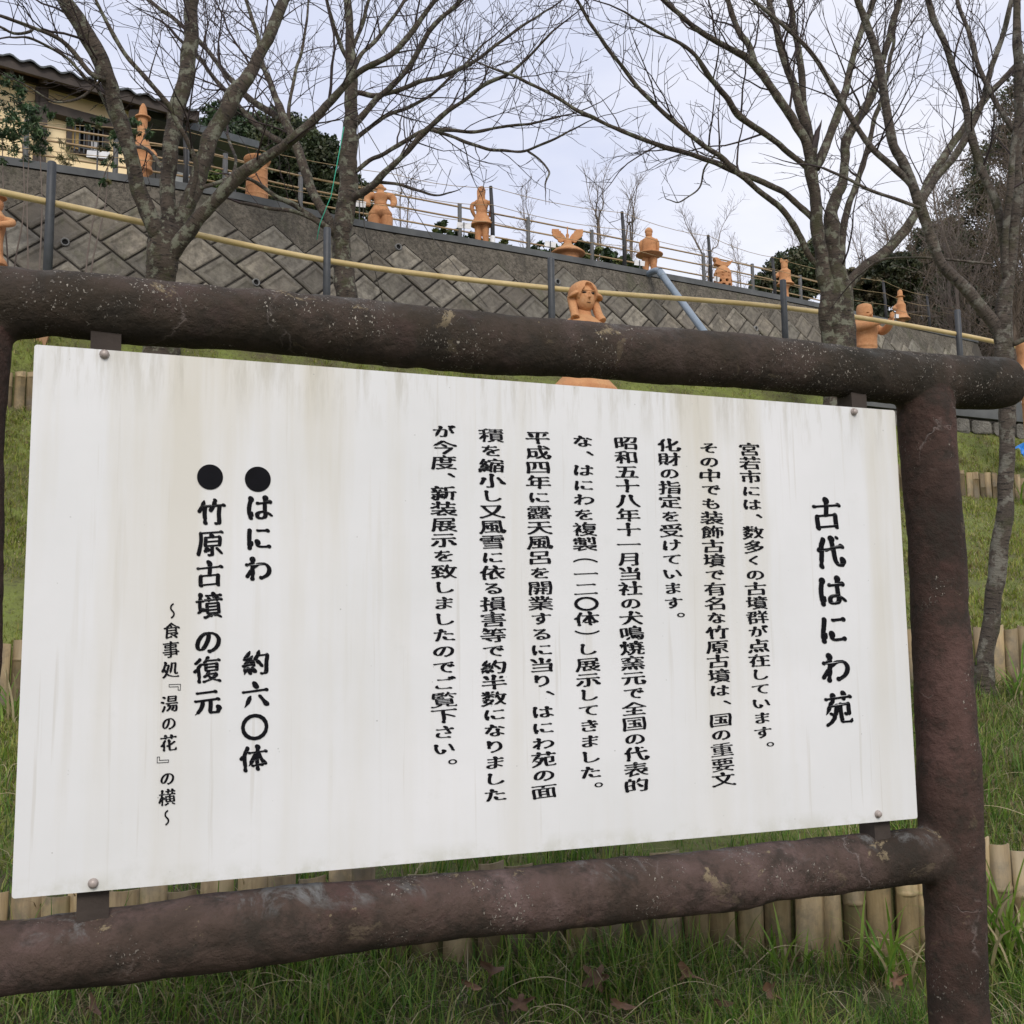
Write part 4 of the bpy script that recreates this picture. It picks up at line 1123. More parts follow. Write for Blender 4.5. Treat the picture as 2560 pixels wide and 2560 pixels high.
clay('hair', [el((0, .010, .750), (.110, .118, .108)), el((0, -.03, .752), (.106, .090, .100)),
              el((.104, -.045, .728), (.042, .052, .018), (0, 34, 0)), el((-.104, -.045, .728), (.042, .052, .018), (0, -34, 0)), el((0, .05, .66), (.09, .06, .08))], A, .005,
     cuts=[el((0, -.14, .690), (.078, .115, .112)), el((0, -.13, .775), (.040, .07, .060))])
for s in (-1, 1):
    clay('hair_loop', [tu([(s * .096, .0, .72), (s * .100, -.02, .66), (s * .105, -.06, .58), (s * .115, -.090, .53)], [.036, .033, .032, .035])], A, .005,
         cuts=[el((s * .1165, -.100, .517), (.026, .026, .02), (35, 0, 0))])
def wall_fig(px, name, label, hpx, units, rz, back=.22, ytop=None, dy=0.0):
    u = u_for(px, back); n_, d = wall_n(u); q = wall_top(u) - n_ * back
    dd = -(RM.T @ (q - CAM))[2]
    s = hpx / F * dd / units
    top = at(px, ytop, dd)
    return empty(name, (q[0], q[1], top[2] - units * s), label, 'figure', GRP, R(rz), s)
# B: tall hooded figure at the left, seen through the branches
Bf = wall_fig(352, 'haniwa_figure', 'tall terracotta figure with a pointed cap standing left of the forked cherry tree', 220, 1.1, 0, ytop=245)
clay('body', [la([(.07, 0), (.072, .10), (.085, .13), (.098, .17), (.14, .20), (.13, .23), (.095, .34), (.10, .42), (.12, .46), (.105, .52), (.075, .62), (.062, .70), (.06, .88), (.062, .90)]),
              el((.10, -.02, .33), (.04, .05, .09)), el((-.10, -.02, .33), (.04, .05, .09)), tu([(.12, 0, .46), (.17, -.02, .40), (.13, -.08, .36)], [.035, .032, .028])], Bf, .009)
clay('cap', [la([(.098, .895), (.098, .915), (.055, .918), (.052, .97), (.040, 1.04), (.018, 1.09), (.002, 1.10)])], Bf, .008)
# C: banded jar
Cf = wall_fig(641, 'haniwa_jar', 'terracotta cylinder jar with a flared rim and dark bands behind the cherry limb', 118, .62, 0, ytop=390)
clay('jar', [la([(.145, 0), (.146, .09), (.154, .10), (.146, .112), (.142, .20), (.150, .21), (.142, .222), (.138, .31), (.146, .32), (.138, .332), (.136, .42), (.145, .43), (.136, .442), (.134, .52), (.165, .56), (.178, .595), (.170, .62), (.120, .62), (.11, .58), (.0, .57)])], Cf, .008,
     cuts=[el((-.06, -.15, .26), (.010, .03, .010)), el((.08, -.14, .37), (.010, .03, .010)), el((.03, -.15, .47), (.010, .03, .010)), el((-.08, -.14, .14), (.010, .03, .010))])
# D: wrestler
Df = wall_fig(951, 'haniwa_figure', 'sturdy bare terracotta wrestler with hands on hips right of the second tree', 128, .73, 8, ytop=455)
clay('body', [tu([(-.085, 0, -.05), (-.09, 0, .1), (-.085, 0, .24)], [.072, .085, .095]), tu([(.085, 0, -.05), (.09, 0, .1), (.085, 0, .24)], [.072, .085, .095]),
              el((0, .005, .285), (.172, .12, .075)), la([(.15, .28), (.155, .31), (.12, .37), (.088, .43), (.088, .47), (.11, .54), (.115, .575), (.06, .60), (.046, .64)], sc_=(1, .78)),
              el((0, 0, .685), (.052, .052, .05)), el((-.06, .0, .665), (.028, .03, .022)), el((.06, .0, .665), (.028, .03, .022))], Df, .008)
for s in (-1, 1):
    clay('arm', [tu([(s * .085, 0, .565), (s * .165, .0, .545), (s * .19, -.01, .47), (s * .175, -.06, .40)], [.048, .052, .05, .042]), el((s * .172, -.07, .39), (.036, .03, .03))], Df, .008)
clay('belt', [la([(.097, .415), (.102, .422), (.097, .43)], sc_=(1, .80))], Df, .006)
# E: long haired figure in skirt, seen from behind
Ef = wall_fig(1205, 'haniwa_figure', 'slim terracotta figure with long hair and flared skirt seen from behind', 150, .94, 172, ytop=459)
clay('legs', [tu([(-.06, 0, 0), (-.058, 0, .12), (-.055, 0, .22), (-.055, 0, .35)], [.046, .052, .060, .066]), tu([(.06, 0, 0), (.058, 0, .12), (.055, 0, .22), (.055, 0, .35)], [.046, .052, .060, .066]), bx((0, 0, .0), (.22, .13, .03))], Ef, .008)
clay('dress', [la([(.185, .30), (.19, .315), (.165, .345), (.115, .44), (.085, .50), (.088, .56), (.115, .66), (.112, .70), (.05, .735), (.048, .76)], sc_=(1, .82))], Ef, .008)
clay('head', [el((0, 0, .84), (.062, .065, .095))], Ef, .008)
clay('hair', [el((0, .018, .85), (.070, .064, .092)), bx((0, .045, .78), (.125, .05, .17))], Ef, .008)
for s in (-1, 1): clay('arm', [tu([(s * .09, 0, .68), (s * .145, 0, .65), (s * .155, -.01, .57), (s * .11, -.08, .47)], [.033, .036, .032, .024])], Ef, .007)
# F: fan-winged cap on a bell
Ff = wall_fig(1420, 'haniwa_figure', 'terracotta bell with two fan shaped wings on its crown', 112, .62, 4, ytop=562)
clay('bell', [la([(.16, -.06), (.155, .20), (.235, .212), (.242, .232), (.18, .28), (.09, .335), (.058, .365), (.055, .42), (.045, .44)])], Ff, .008)
for s in (-1, 1):
    clay('wing', [('plate', [(s * .02, .42), (s * .06, .40), (s * .10, .385), (s * .13, .40), (s * .135, .43), (s * .175, .45), (s * .215, .49), (s * .205, .51), (s * .222, .535), (s * .215, .58), (s * .115, .578), (s * .12, .55), (s * .095, .555), (s * .09, .52), (s * .065, .51), (s * .035, .47)], -.016, .016)], Ff, .005)
clay('finial', [tu([(0, 0, .42), (0, 0, .52), (0, 0, .62)], [.022, .011, .007]), el((0, 0, .49), (.026, .02, .032)), el((0, -.08, .30), (.02, .02, .03))], Ff, .006)
# G: seated figure on a disc, from behind
Gf = wall_fig(1625, 'haniwa_figure', 'terracotta figure with a capped head and wide disc skirt standing behind the bent pipe', 122, .70, 165, ytop=563)
clay('legs', [tu([(-.055, 0, -.02), (-.055, 0, .08), (-.055, 0, .2), (-.05, 0, .28)], [.040, .042, .058, .06]), tu([(.055, 0, -.02), (.055, 0, .08), (.055, 0, .2), (.05, 0, .28)], [.040, .042, .058, .06]), la([(.045, .17), (.052, .175), (.045, .18)], (-.055, 0, 0)), la([(.045, .17), (.052, .175), (.045, .18)], (.055, 0, 0))], Gf, .008)
clay('skirt', [la([(.06, .235), (.12, .25), (.198, .285), (.20, .295), (.12, .325), (.09, .33)])], Gf, .008)
clay('torso', [la([(.098, .32), (.10, .34), (.105, .45), (.10, .52), (.05, .55), (.04, .58)], sc_=(1, .78))], Gf, .008)
clay('head', [el((0, 0, .605), (.052, .055, .06)), la([(.056, .625), (.060, .635), (.05, .67), (.025, .695), (.0, .70)])], Gf, .007)
for s in (-1, 1): clay('arm', [tu([(s * .09, 0, .51), (s * .115, 0, .46), (s * .115, -.02, .40), (s * .105, -.05, .33)], [.030, .033, .030, .026])], Gf, .007)
# H: perforated cylinder with roof wings
Hf = wall_fig(1808, 'haniwa_house', 'pierced terracotta cylinder topped by an upswept winged roof beside a dark post', 92, .60, 12, ytop=643)
hol = []
for (z_, rr3, offs_) in ((.39, .028, 0), (.315, .02, 22), (.27, .02, 22), (.19, .03, 5), (.115, .036, 26)):
    for a in range(0, 360, 45):
        th = R(a + offs_); hol.append(el((math.cos(th) * .15, math.sin(th) * .15, z_), (rr3, rr3, rr3 * .8)))
clay('drum', [la([(.142, -.03), (.145, .05), (.152, .055), (.146, .062), (.150, .14), (.150, .22), (.156, .225), (.148, .232), (.142, .30), (.146, .345), (.138, .352), (.12, .40), (.08, .45), (.055, .47), (.04, .47), (.10, .38), (.125, .30), (.13, .2), (.128, .05), (.125, -.028)])], Hf, .006, cuts=hol)
clay('roof', [('plate', [(-.155, .60), (-.10, .60), (-.04, .535), (.05, .53), (.11, .545), (.175, .575), (.13, .50), (.10, .47), (.03, .455), (-.04, .46), (-.10, .475), (-.14, .49), (-.12, .53)], -.05, .05)], Hf, .007)
# I: hooded figure on a pedestal
If = wall_fig(1965, 'haniwa_figure', 'terracotta figure with tilted cap and bell skirt on a narrow pedestal', 122, .84, -30, ytop=640)
clay('pedestal', [la([(.075, 0), (.077, .07), (.082, .075), (.082, .085), (.060, .09), (.052, .20), (.050, .27), (.075, .33), (.085, .38)])], If, .008, cuts=[el((.03, -.075, .045), (.014, .03, .014))])
clay('robe', [la([(.155, .355), (.158, .365), (.12, .40), (.10, .46), (.10, .56), (.105, .60), (.06, .64), (.05, .66)], sc_=(1, .85)), tu([(-.08, 0, .59), (-.13, -.03, .54), (-.12, -.08, .50)], [.034, .034, .028])], If, .008)
clay('head', [la([(.052, .64), (.058, .70), (.055, .76), (.058, .775)]), ('plate', [(-.06, .75), (.06, .75), (.065, .79), (.0, .79), (-.045, .84), (-.06, .80)], -.05, .05)], If, .007)
# K: tall hat figure further along
Kf = wall_fig(2255, 'haniwa_figure', 'small terracotta figure in a brimmed tall hat and flared coat at the wall end', 86, .60, -50, ytop=720, back=.3)
clay('coat', [la([(.05, 0), (.06, .05), (.155, .055), (.15, .07), (.11, .12), (.085, .22), (.085, .32), (.06, .36), (.045, .42), (.045, .47)]), tu([(-.06, 0, .33), (-.09, -.05, .28), (-.06, -.10, .24)], [.035, .035, .03])], Kf, .008)
clay('hat', [la([(.075, .465), (.078, .475), (.045, .48), (.046, .53), (.038, .58), (.012, .60)])], Kf, .008)
# J: figure with folded arms behind the rail on the path
qj = at(2166, 870, 12.3)
J_ = empty('haniwa_figure', (qj[0], qj[1], PATHZ), 'terracotta figure with arms crossed before its chest behind the rail at the right', 'figure', GRP, R(28), 1)
sj = 1.0; zt_ = at(2166, 757, 12.3)[2] - PATHZ
def zz(py): return at(2166, py, 12.3)[2] - PATHZ
clay('torso', [la([(.13, 0), (.13, zz(872)), (.142, zz(868)), (.135, zz(862)), (.14, zz(845)), (.165, zz(815)), (.165, zz(802)), (.07, zz(795)), (.055, zz(785))], sc_=(1, .8)),
               tu([(-.13, -.02, zz(812)), (-.17, -.05, zz(822)), (-.09, -.16, zz(820)), (.04, -.21, zz(812))], [.05, .055, .042, .03]),
               tu([(.13, -.02, zz(812)), (.19, -.08, zz(826)), (.18, -.19, zz(818)), (.15, -.25, zz(806))], [.045, .05, .042, .036])], J_, .009)
clay('head', [la([(.06, zz(797)), (.09, zz(792)), (.094, zz(780)), (.092, zz(768)), (.080, zz(760)), (.05, zz(757)), (.0, zz(756.6))], sc_=(1, 1)), el((0, -.09, zz(787)), (.014, .022, .018))], J_, .007,
     cuts=[el((.036, -.09, zz(784.5)), (.02, .03, .006)), el((-.036, -.09, zz(784.5)), (.02, .03, .006)), el((0, -.095, zz(791)), (.022, .02, .004))])
clay('hand', [el((.14, -.27, zz(800)), (.028, .02, .035)), tu([(.125, -.27, zz(802)), (.12, -.28, zz(791))], [.012, .010]), tu([(.145, -.27, zz(802)), (.145, -.28, zz(788))], [.012, .010]), tu([(.163, -.27, zz(802)), (.168, -.28, zz(791))], [.012, .010])], J_, .006)
# L: figure cut by the left edge of the picture
ql = at(-16, 665, 9.4)
Lf_ = empty('haniwa_figure', (ql[0], ql[1], PATHZ), 'terracotta figure with bent arm at the left edge in front of the block wall', 'figure', GRP, R(5), 1)
def zl(py): return at(-16, py, 9.4)[2] - PATHZ
clay('body', [la([(.06, 0), (.062, zl(668)), (.115, zl(664)), (.11, zl(655)), (.075, zl(640)), (.068, zl(600)), (.085, zl(560)), (.10, zl(540)), (.06, zl(528)), (.045, zl(520))]),
              tu([(.09, 0, zl(545)), (.145, -.02, zl(552)), (.15, -.06, zl(560)), (.06, -.10, zl(568))], [.034, .036, .032, .028])], Lf_, .008)
clay('head', [el((0, 0, zl(505)), (.062, .06, .07)), la([(.085, zl(488)), (.088, zl(484)), (.05, zl(481)), (.04, zl(468)), (.0, zl(464))])], Lf_, .008)
# M: bell-skirted cylinder cut by the right edge
qm = at(2575, 1010, 10.9)
Mf = empty('haniwa_figure', (qm[0], qm[1], qm[2] - .1), 'terracotta bell skirt on a banded cylinder at the right edge beyond the log end', 'figure', GRP, 0, 1)
clay('pedestal', [la([(.075, -1.1), (.075, .10), (.082, .105), (.075, .11), (.085, .28), (.10, .40)])], Mf, .008)
clay('skirt', [la([(.19, .36), (.195, .375), (.15, .42), (.10, .50), (.09, .60), (.10, .72), (.05, .78)])], Mf, .008)

# plaques on little stakes
pq = [(899, 509, .15), (1160, 563, .18), (1376, 610, .15), (1599, 657, .15), (1792, 697, .085), (590, 440, .17), (245, 385, .24), (1936, 728, .05), (2238, 789, .14)]
for i, (px, py, _) in enumerate(pq):
    u = u_for(px, .16); n_, d = wall_n(u); q = wall_top(u) - n_ * .16; dd = -(RM.T @ (q - CAM))[2]
    c_ = at(px, py, dd)
    near = ['the wrestler figure', 'the long haired skirted figure', 'the winged bell figure', 'the disc skirted figure', 'the pierced cylinder',
            'the banded jar', 'the house window', 'the pedestal figure', 'the small hatted figure'][i]; wq = _ * dd / 2650 * 1.0 if False else _
    pl_ = empty('name_plaque', (q[0], q[1], q[2]), 'small blank white plaque on a thin stake by ' + near, 'plaque', 'white plaques standing by the figures')
    mb = MB(); mb.beam((c_[0] - wq / 2, c_[1], c_[2] + .006), (c_[0] + wq / 2, c_[1] + .01, c_[2] - .012), .006, .075); mb.build('plate', MT['white_plastic'], pl_, world_co=True)
    mb = MB(); mb.beam((c_[0], c_[1] - .012, q[2] - .1), (c_[0], c_[1] - .012, c_[2] + .035), .012, .012, up=(0, 1, 0)); mb.build('stake', MT['dark_metal'], pl_, world_co=True)

# ------------------------------------------------------------------ trees
def rvec(r_): 
    while True:
        v_ = np.array([r_.uniform(-1, 1), r_.uniform(-1, 1), r_.uniform(-1, 1)])
        l = np.linalg.norm(v_)
        if .1 < l < 1: return v_ / l
class Twigs:
    """collects many thin tapered tubes as one numpy mesh"""
    def __init__(s): s.V = []; s.F = []; s.n = 0
    def add(s, P, r0, r1, k=3):
        P = np.asarray(P); Rr = np.linspace(r0, r1, len(P)); vs, F_, _ = tube_arrays(P, Rr, k)
        s.V.append(vs); s.F.append(F_ + s.n); s.n += len(vs)
    def build(s, name, mat, parent, kind='stuff'):
        if not s.V: return
        o_ = big_mesh(name, np.vstack(s.V), np.vstack(s.F), mat, parent, smooth=True)
        if kind: o_['kind'] = kind
        return o_
def grow(tw, P, r0, r1, r_, level, lens, dens, upb=.25, minr=.0017, start=.12, wig=.24, k=3):
    """side shoots along the polyline P"""
    Lc = np.concatenate([[0], np.cumsum(np.linalg.norm(np.diff(P, axis=0), axis=1))]); T = Lc[-1]
    s = T * start + r_.uniform(0, dens[level]); 
    side = 1
    while s < T:
        f = s / T; i = min(np.searchsorted(Lc, s), len(P) - 1); i = max(i, 1)
        a = (s - Lc[i - 1]) / max(Lc[i] - Lc[i - 1], 1e-6); q = P[i - 1] * (1 - a) + P[i] * a
        t_ = nrm(P[i] - P[i - 1]); rad = r0 * (1 - f) + r1 * f
        perp = np.cross(t_, rvec(r_)); perp = nrm(perp)
        ang = r_.uniform(.55, 1.05)
        d = nrm(t_ * math.cos(ang) + perp * math.sin(ang) + np.array([0, 0, upb * r_.uniform(.3, 1)]))
        ln = lens[level] * r_.uniform(.45, 1.15) * (1 - .35 * f)
        rr0 = min(max(rad * .42, minr * 1.3), .002 + ln * .009); rr1 = minr * .62
        n_ = max(3, int(ln / (.09 if level else .13)) + 1); n_ = min(n_, 10)
        Q = [q]; dd = d.copy()
        for _ in range(n_):
            dd = nrm(dd + rvec(r_) * wig + np.array([0, 0, .05])); Q.append(Q[-1] + dd * ln / n_)
        Q = np.array(Q); tw.add(Q, rr0, rr1, 4 if rr0 > .006 else k)
        if level + 1 < len(lens): grow(tw, Q, rr0, rr1, r_, level + 1, lens, dens, upb * .8, minr, .18, wig, k)
        s += dens[level] * r_.uniform(.5, 1.5)
def cherry(name, label, trunk, limbs, D, seed_, lens, dens, barkm, twm, minr=.0017, base=None, spread=.9, trunk_lump=(.18, 8), slim=.9):
    r_ = random.Random(seed_)
    if base is None: base = at(trunk[0][0], trunk[0][1], D)
    root = empty(name, base, label, 'tree', 'bare cherry trees on the slope')
    def mk(nm, pts, dd0, dd1, k, lump, first=False, world=None):
        P = []; Rr = []
        n_ = len(pts)
        for i, (px, py, w) in enumerate(pts):
            d = D + dd0 + (dd1 - dd0) * (i / max(n_ - 1, 1)) ** 1.2
            P.append(at(px, py, d)); Rr.append(max(w * slim / 2 / F * d, minr))
        if P[0][2] < base[2] + .35 or first:
            gz = float(ground(np.array([P[0][0]]), np.array([P[0][1]]))[0]) if P[0][1] < float(pe(P[0][0])) else PATHZ
            if P[0][2] > gz - .15: P = [np.array([P[0][0], P[0][1], gz - .25])] + P; Rr = [Rr[0] * 1.12] + Rr
        P0 = catmull(P, 7); R0 = np.interp(np.linspace(0, len(P) - 1, len(P0)), range(len(P)), Rr)
        Lc = np.concatenate([[0], np.cumsum(np.linalg.norm(np.diff(P0, axis=0), axis=1))])
        m_ = max(8, int(Lc[-1] / .035)); ss = np.linspace(0, Lc[-1], m_)
        P1 = np.stack([np.interp(ss, Lc, P0[:, i]) for i in range(3)], 1); R1 = np.interp(ss, Lc, R0)
        # small natural kinks
        kk = np.array([noise.noise_vector(Vector(q) * 4.5) for q in P1]) * (.014 + .10 * R1[:, None]) * np.minimum(1, ss / .5)[:, None]
        P1 = P1 + kk
        tube_obj(nm, P1, R1, k, barkm, root, lump, seed_)
        return P1, R1, dd1
    P1, R1, _ = mk('trunk', trunk, 0, 0, 20, trunk_lump, True)
    tw = Twigs()
    for spec in limbs:
        dd0, dd1, pts = spec[0], spec[1], spec[2]
        P1, R1, _ = mk('limb', pts, dd0 * spread, dd1 * spread, 12 if pts[0][2] > 16 else 7, (.15, 10))
        st = spec[3] if len(spec) > 3 else .15
        sc_ = spec[4] if len(spec) > 4 else 1.0
        grow(tw, P1, R1[0], max(R1[-1], minr), r_, 0, [l * sc_ for l in lens], dens, start=st, minr=minr)
        # finish the tip
        t_ = nrm(P1[-1] - P1[-3]); Q = [P1[-1]]
        for _ in range(5): t_ = nrm(t_ + rvec(r_) * .2); Q.append(Q[-1] + t_ * .14 * sc_)
        tw.add(np.array(Q), R1[-1], minr * .6, 4)
    tw.build('twigs', twm, root)
    return root
LZ = [1.3, .66, .34]; DN = [.20, .18, .19]
cherry('cherry_tree', 'bare cherry tree forking low into four thick scaly limbs, in front of the rail',
    [(400, 860, 94), (402, 700, 82), (404, 640, 84), (412, 590, 78), (420, 555, 60)],
    [(0, -.6, [(405, 660, 52), (400, 600, 52), (385, 570, 50), (350, 480, 46), (325, 380, 42), (300, 300, 45), (275, 215, 46), (235, 120, 44), (195, 50, 42), (155, -20, 40), (100, -150, 34)], .45),
     (0, .3, [(412, 660, 50), (418, 600, 50), (420, 560, 48), (420, 480, 43), (425, 380, 43), (440, 290, 44), (462, 200, 41), (478, 80, 38), (482, -60, 36), (470, -200, 30)], .55),
     (0, .5, [(415, 660, 48), (430, 600, 48), (450, 560, 45), (485, 480, 44), (510, 400, 44), (535, 330, 46), (590, 240, 44), (640, 160, 34), (680, 70, 31), (720, -20, 28), (770, -130, 24)], .5),
     (0, -.5, [(408, 700, 44), (425, 650, 44), (462, 592, 42), (530, 510, 37), (600, 440, 32), (680, 385, 28), (750, 330, 26), (800, 280, 24), (893, 186, 20), (986, 130, 17), (1089, 0, 13), (1150, -80, 9)], .35),
     (-.4, -.9, [(262, 200, 16), (223, 180, 14), (154, 100, 12), (81, 70, 11), (0, 40, 9), (-80, 20, 6)], .1, .7),
     (-.5, -.9, [(81, 72, 8), (77, 78, 9), (50, 84, 9), (28, 82, 8), (0, 68, 7), (-60, 50, 4)], .1, .6),
     (-.4, -1.0, [(228, 210, 9), (160, 140, 8), (80, 95, 7), (20, 92, 5)], .1, .6),
     (-.2, -.7, [(470, 520, 17), (492, 425, 15), (470, 350, 15), (442, 303, 14), (400, 233, 13), (326, 154, 12), (275, 70, 11), (237, 0, 9), (220, -60, 6)], .2, .9),
     (-.1, -.8, [(330, 400, 12), (240, 215, 9), (250, 205, 8), (200, 245, 8), (130, 250, 6), (60, 210, 4)], .5, .5),
     (.2, .8, [(428, 460, 13), (380, 385, 11), (340, 365, 9)], .3, .5),
     (.1, .9, [(500, 470, 12), (560, 450, 10), (590, 410, 8), (567, 340, 8)], .3, .5)],
    8.3, 21, LZ, DN, MT['bark'], MT['twig'], .0029)
cherry('cherry_tree', 'slender lichened cherry tree behind the rail with long arching branches and a green twine',
    [(870, 860, 62), (866, 745, 60), (856, 650, 56), (858, 560, 57), (868, 480, 50), (871, 419, 48), (876, 303, 38), (879, 186, 30), (874, 80, 24), (870, -20, 20), (868, -120, 14)],
    [(0, .5, [(848, 600, 32), (835, 570, 30), (810, 530, 28), (780, 470, 26), (745, 375, 26), (708, 290, 24), (690, 240, 18), (655, 160, 14), (640, 80, 11), (600, -40, 8)], .35),
     (.4, 1.2, [(712, 300, 18), (690, 290, 18), (620, 243, 16), (560, 180, 15), (494, 98, 14), (430, 45, 12), (372, 0, 10), (320, -60, 7)], .1),
     (.3, 1.1, [(730, 360, 16), (694, 350, 16), (640, 310, 15), (600, 270, 14), (540, 200, 13), (489, 135, 12), (440, 90, 9)], .15),
     (0, -.5, [(845, 590, 18), (820, 570, 17), (745, 520, 14), (690, 490, 12), (640, 455, 11), (600, 440, 8)], .3, .5),
     (0, -.5, [(832, 585, 15), (800, 560, 14), (740, 530, 12), (660, 520, 10), (600, 508, 8)], .3, .4),
     (0, -.9, [(868, 520, 24), (885, 492, 23), (910, 480, 22), (940, 456, 20), (1000, 396, 16), (1075, 317, 15), (1140, 265, 13), (1219, 210, 11), (1289, 172, 9), (1380, 80, 6)], .2),
     (0, .6, [(878, 360, 14), (900, 338, 13), (940, 308, 12), (986, 280, 11), (1060, 250, 9), (1150, 170, 7), (1210, 110, 5)], .15),
     (0, -.3, [(872, 440, 15), (890, 428, 14), (925, 400, 14), (958, 387, 13), (1010, 355, 12), (1075, 321, 12), (1180, 330, 10), (1250, 318, 8), (1330, 310, 7), (1400, 290, 5)], .2),
     (-.3, -1, [(1080, 325, 11), (1140, 345, 10), (1200, 368, 9), (1290, 380, 8), (1345, 365, 7), (1420, 330, 5), (1480, 300, 3)], .15, .8),
     (-.5, -1.1, [(1320, 378, 7), (1350, 400, 6), (1372, 430, 6), (1362, 462, 4)], .2, .35),
     (0, .4, [(868, 230, 15), (900, 232, 14), (949, 238, 13), (1056, 205, 12), (1154, 172, 11), (1219, 130, 9), (1312, 60, 7), (1380, 20, 5)], .15),
     (0, -.4, [(880, 320, 19), (898, 298, 18), (950, 240, 17), (1010, 186, 16), (1050, 120, 15), (1080, 70, 14), (1154, 0, 11), (1200, -60, 8)], .2),
     (0, .5, [(880, 190, 14), (900, 140, 13), (950, 90, 12), (1000, 20, 10), (1040, -60, 7)], .15),
     (0, -.4, [(876, 160, 12), (850, 110, 11), (830, 50, 10), (815, -20, 8)], .1),
     (0, .3, [(878, 130, 12), (905, 60, 11), (925, -20, 9)], .1),
     (-.2, -.8, [(945, 455, 9), (1000, 462, 9), (1050, 476, 8), (1090, 488, 6), (1130, 480, 4)], .2, .4),
     (.3, .9, [(745, 380, 11), (720, 300, 10), (735, 200, 9), (760, 100, 8), (770, 0, 6)], .2)],
    10.6, 22, LZ, DN, MT['bark'], MT['twig'], .0029)
cherry('cherry_tree', 'big mossy cherry tree with several upright stems right of the middle of the fence',
    [(2095, 960, 78), (2094, 870, 74), (2090, 780, 66), (2084, 700, 46)],
    [(0, -.1, [(2074, 960, 44), (2072, 850, 44), (2066, 740, 44), (2056, 660, 42), (2048, 600, 38), (2040, 530, 35), (2033, 466, 35), (2028, 410, 37), (2030, 370, 30)], .9, .4),
     (-.1, -.6, [(2028, 415, 28), (2012, 350, 25), (1990, 310, 24), (1958, 261, 24), (1925, 210, 25), (1884, 158, 24), (1820, 120, 17), (1740, 70, 15), (1660, 0, 12), (1600, -60, 8)], .2),
     (-.3, -.2, [(1890, 165, 18), (1870, 110, 17), (1850, 80, 16), (1825, 20, 15), (1800, -60, 11)], .1),
     (-.1, .2, [(2028, 400, 28), (2020, 330, 25), (1986, 223, 22), (1963, 154, 20), (1939, 60, 18), (1921, 0, 17), (1900, -100, 13)], .3),
     (-.1, .4, [(2032, 400, 26), (2020, 320, 22), (2009, 261, 20), (1995, 140, 18), (1981, 46, 17), (1972, 0, 16), (1960, -100, 12)], .3),
     (-.1, .5, [(2038, 420, 28), (2055, 385, 26), (2088, 303, 23), (2116, 210, 20), (2149, 93, 18), (2186, 0, 17), (2220, -90, 13)], .3),
     (0, -.9, [(2030, 430, 18), (2018, 419, 17), (1939, 354, 17), (1890, 320, 17), (1846, 289, 19), (1820, 250, 16), (1781, 200, 14), (1730, 130, 11), (1660, 88, 9), (1560, 30, 6)], .2),
     (0, -.5, [(2038, 550, 18), (2010, 525, 18), (1975, 495, 17), (1939, 470, 16), (1837, 428, 16), (1744, 391, 14), (1660, 368, 13), (1592, 345, 12), (1452, 279, 11), (1336, 214, 9), (1261, 182, 7), (1180, 150, 4)], .2, .9),
     (0, -.8, [(2045, 665, 19), (2023, 638, 18), (2000, 590, 18), (1963, 536, 16), (1915, 490, 16), (1870, 456, 16), (1776, 373, 14), (1660, 284, 13), (1569, 186, 12), (1494, 84, 10), (1443, 0, 9), (1400, -60, 6)], .3, .9),
     (0, .3, [(2114, 960, 54), (2112, 850, 56), (2104, 740, 56), (2092, 680, 52), (2085, 629, 46), (2078, 560, 42), (2079, 522, 38), (2095, 480, 32), (2105, 466, 30), (2110, 410, 27), (2116, 349, 25), (2158, 279, 22), (2196, 196, 20), (2219, 107, 18), (2247, 0, 16), (2260, -80, 12)], .4),
     (.2, .9, [(2100, 690, 24), (2107, 629, 20), (2112, 550, 18), (2154, 419, 16), (2186, 303, 14), (2210, 224, 12), (2230, 120, 10), (2240, 30, 7)], .3),
     (.1, .6, [(2096, 745, 34), (2125, 705, 32), (2160, 665, 29), (2196, 638, 30), (2256, 582, 28), (2289, 531, 24), (2326, 447, 24), (2405, 326, 22), (2480, 230, 18), (2560, 140, 14), (2620, 70, 10)], .35),
     (.0, -.6, [(1790, 385, 7), (1762, 420, 6), (1745, 470, 5), (1700, 505, 4), (1668, 500, 3)], .2, .35)],
    9.9, 23, LZ, DN, MT['bark'], MT['twig'], .0029)
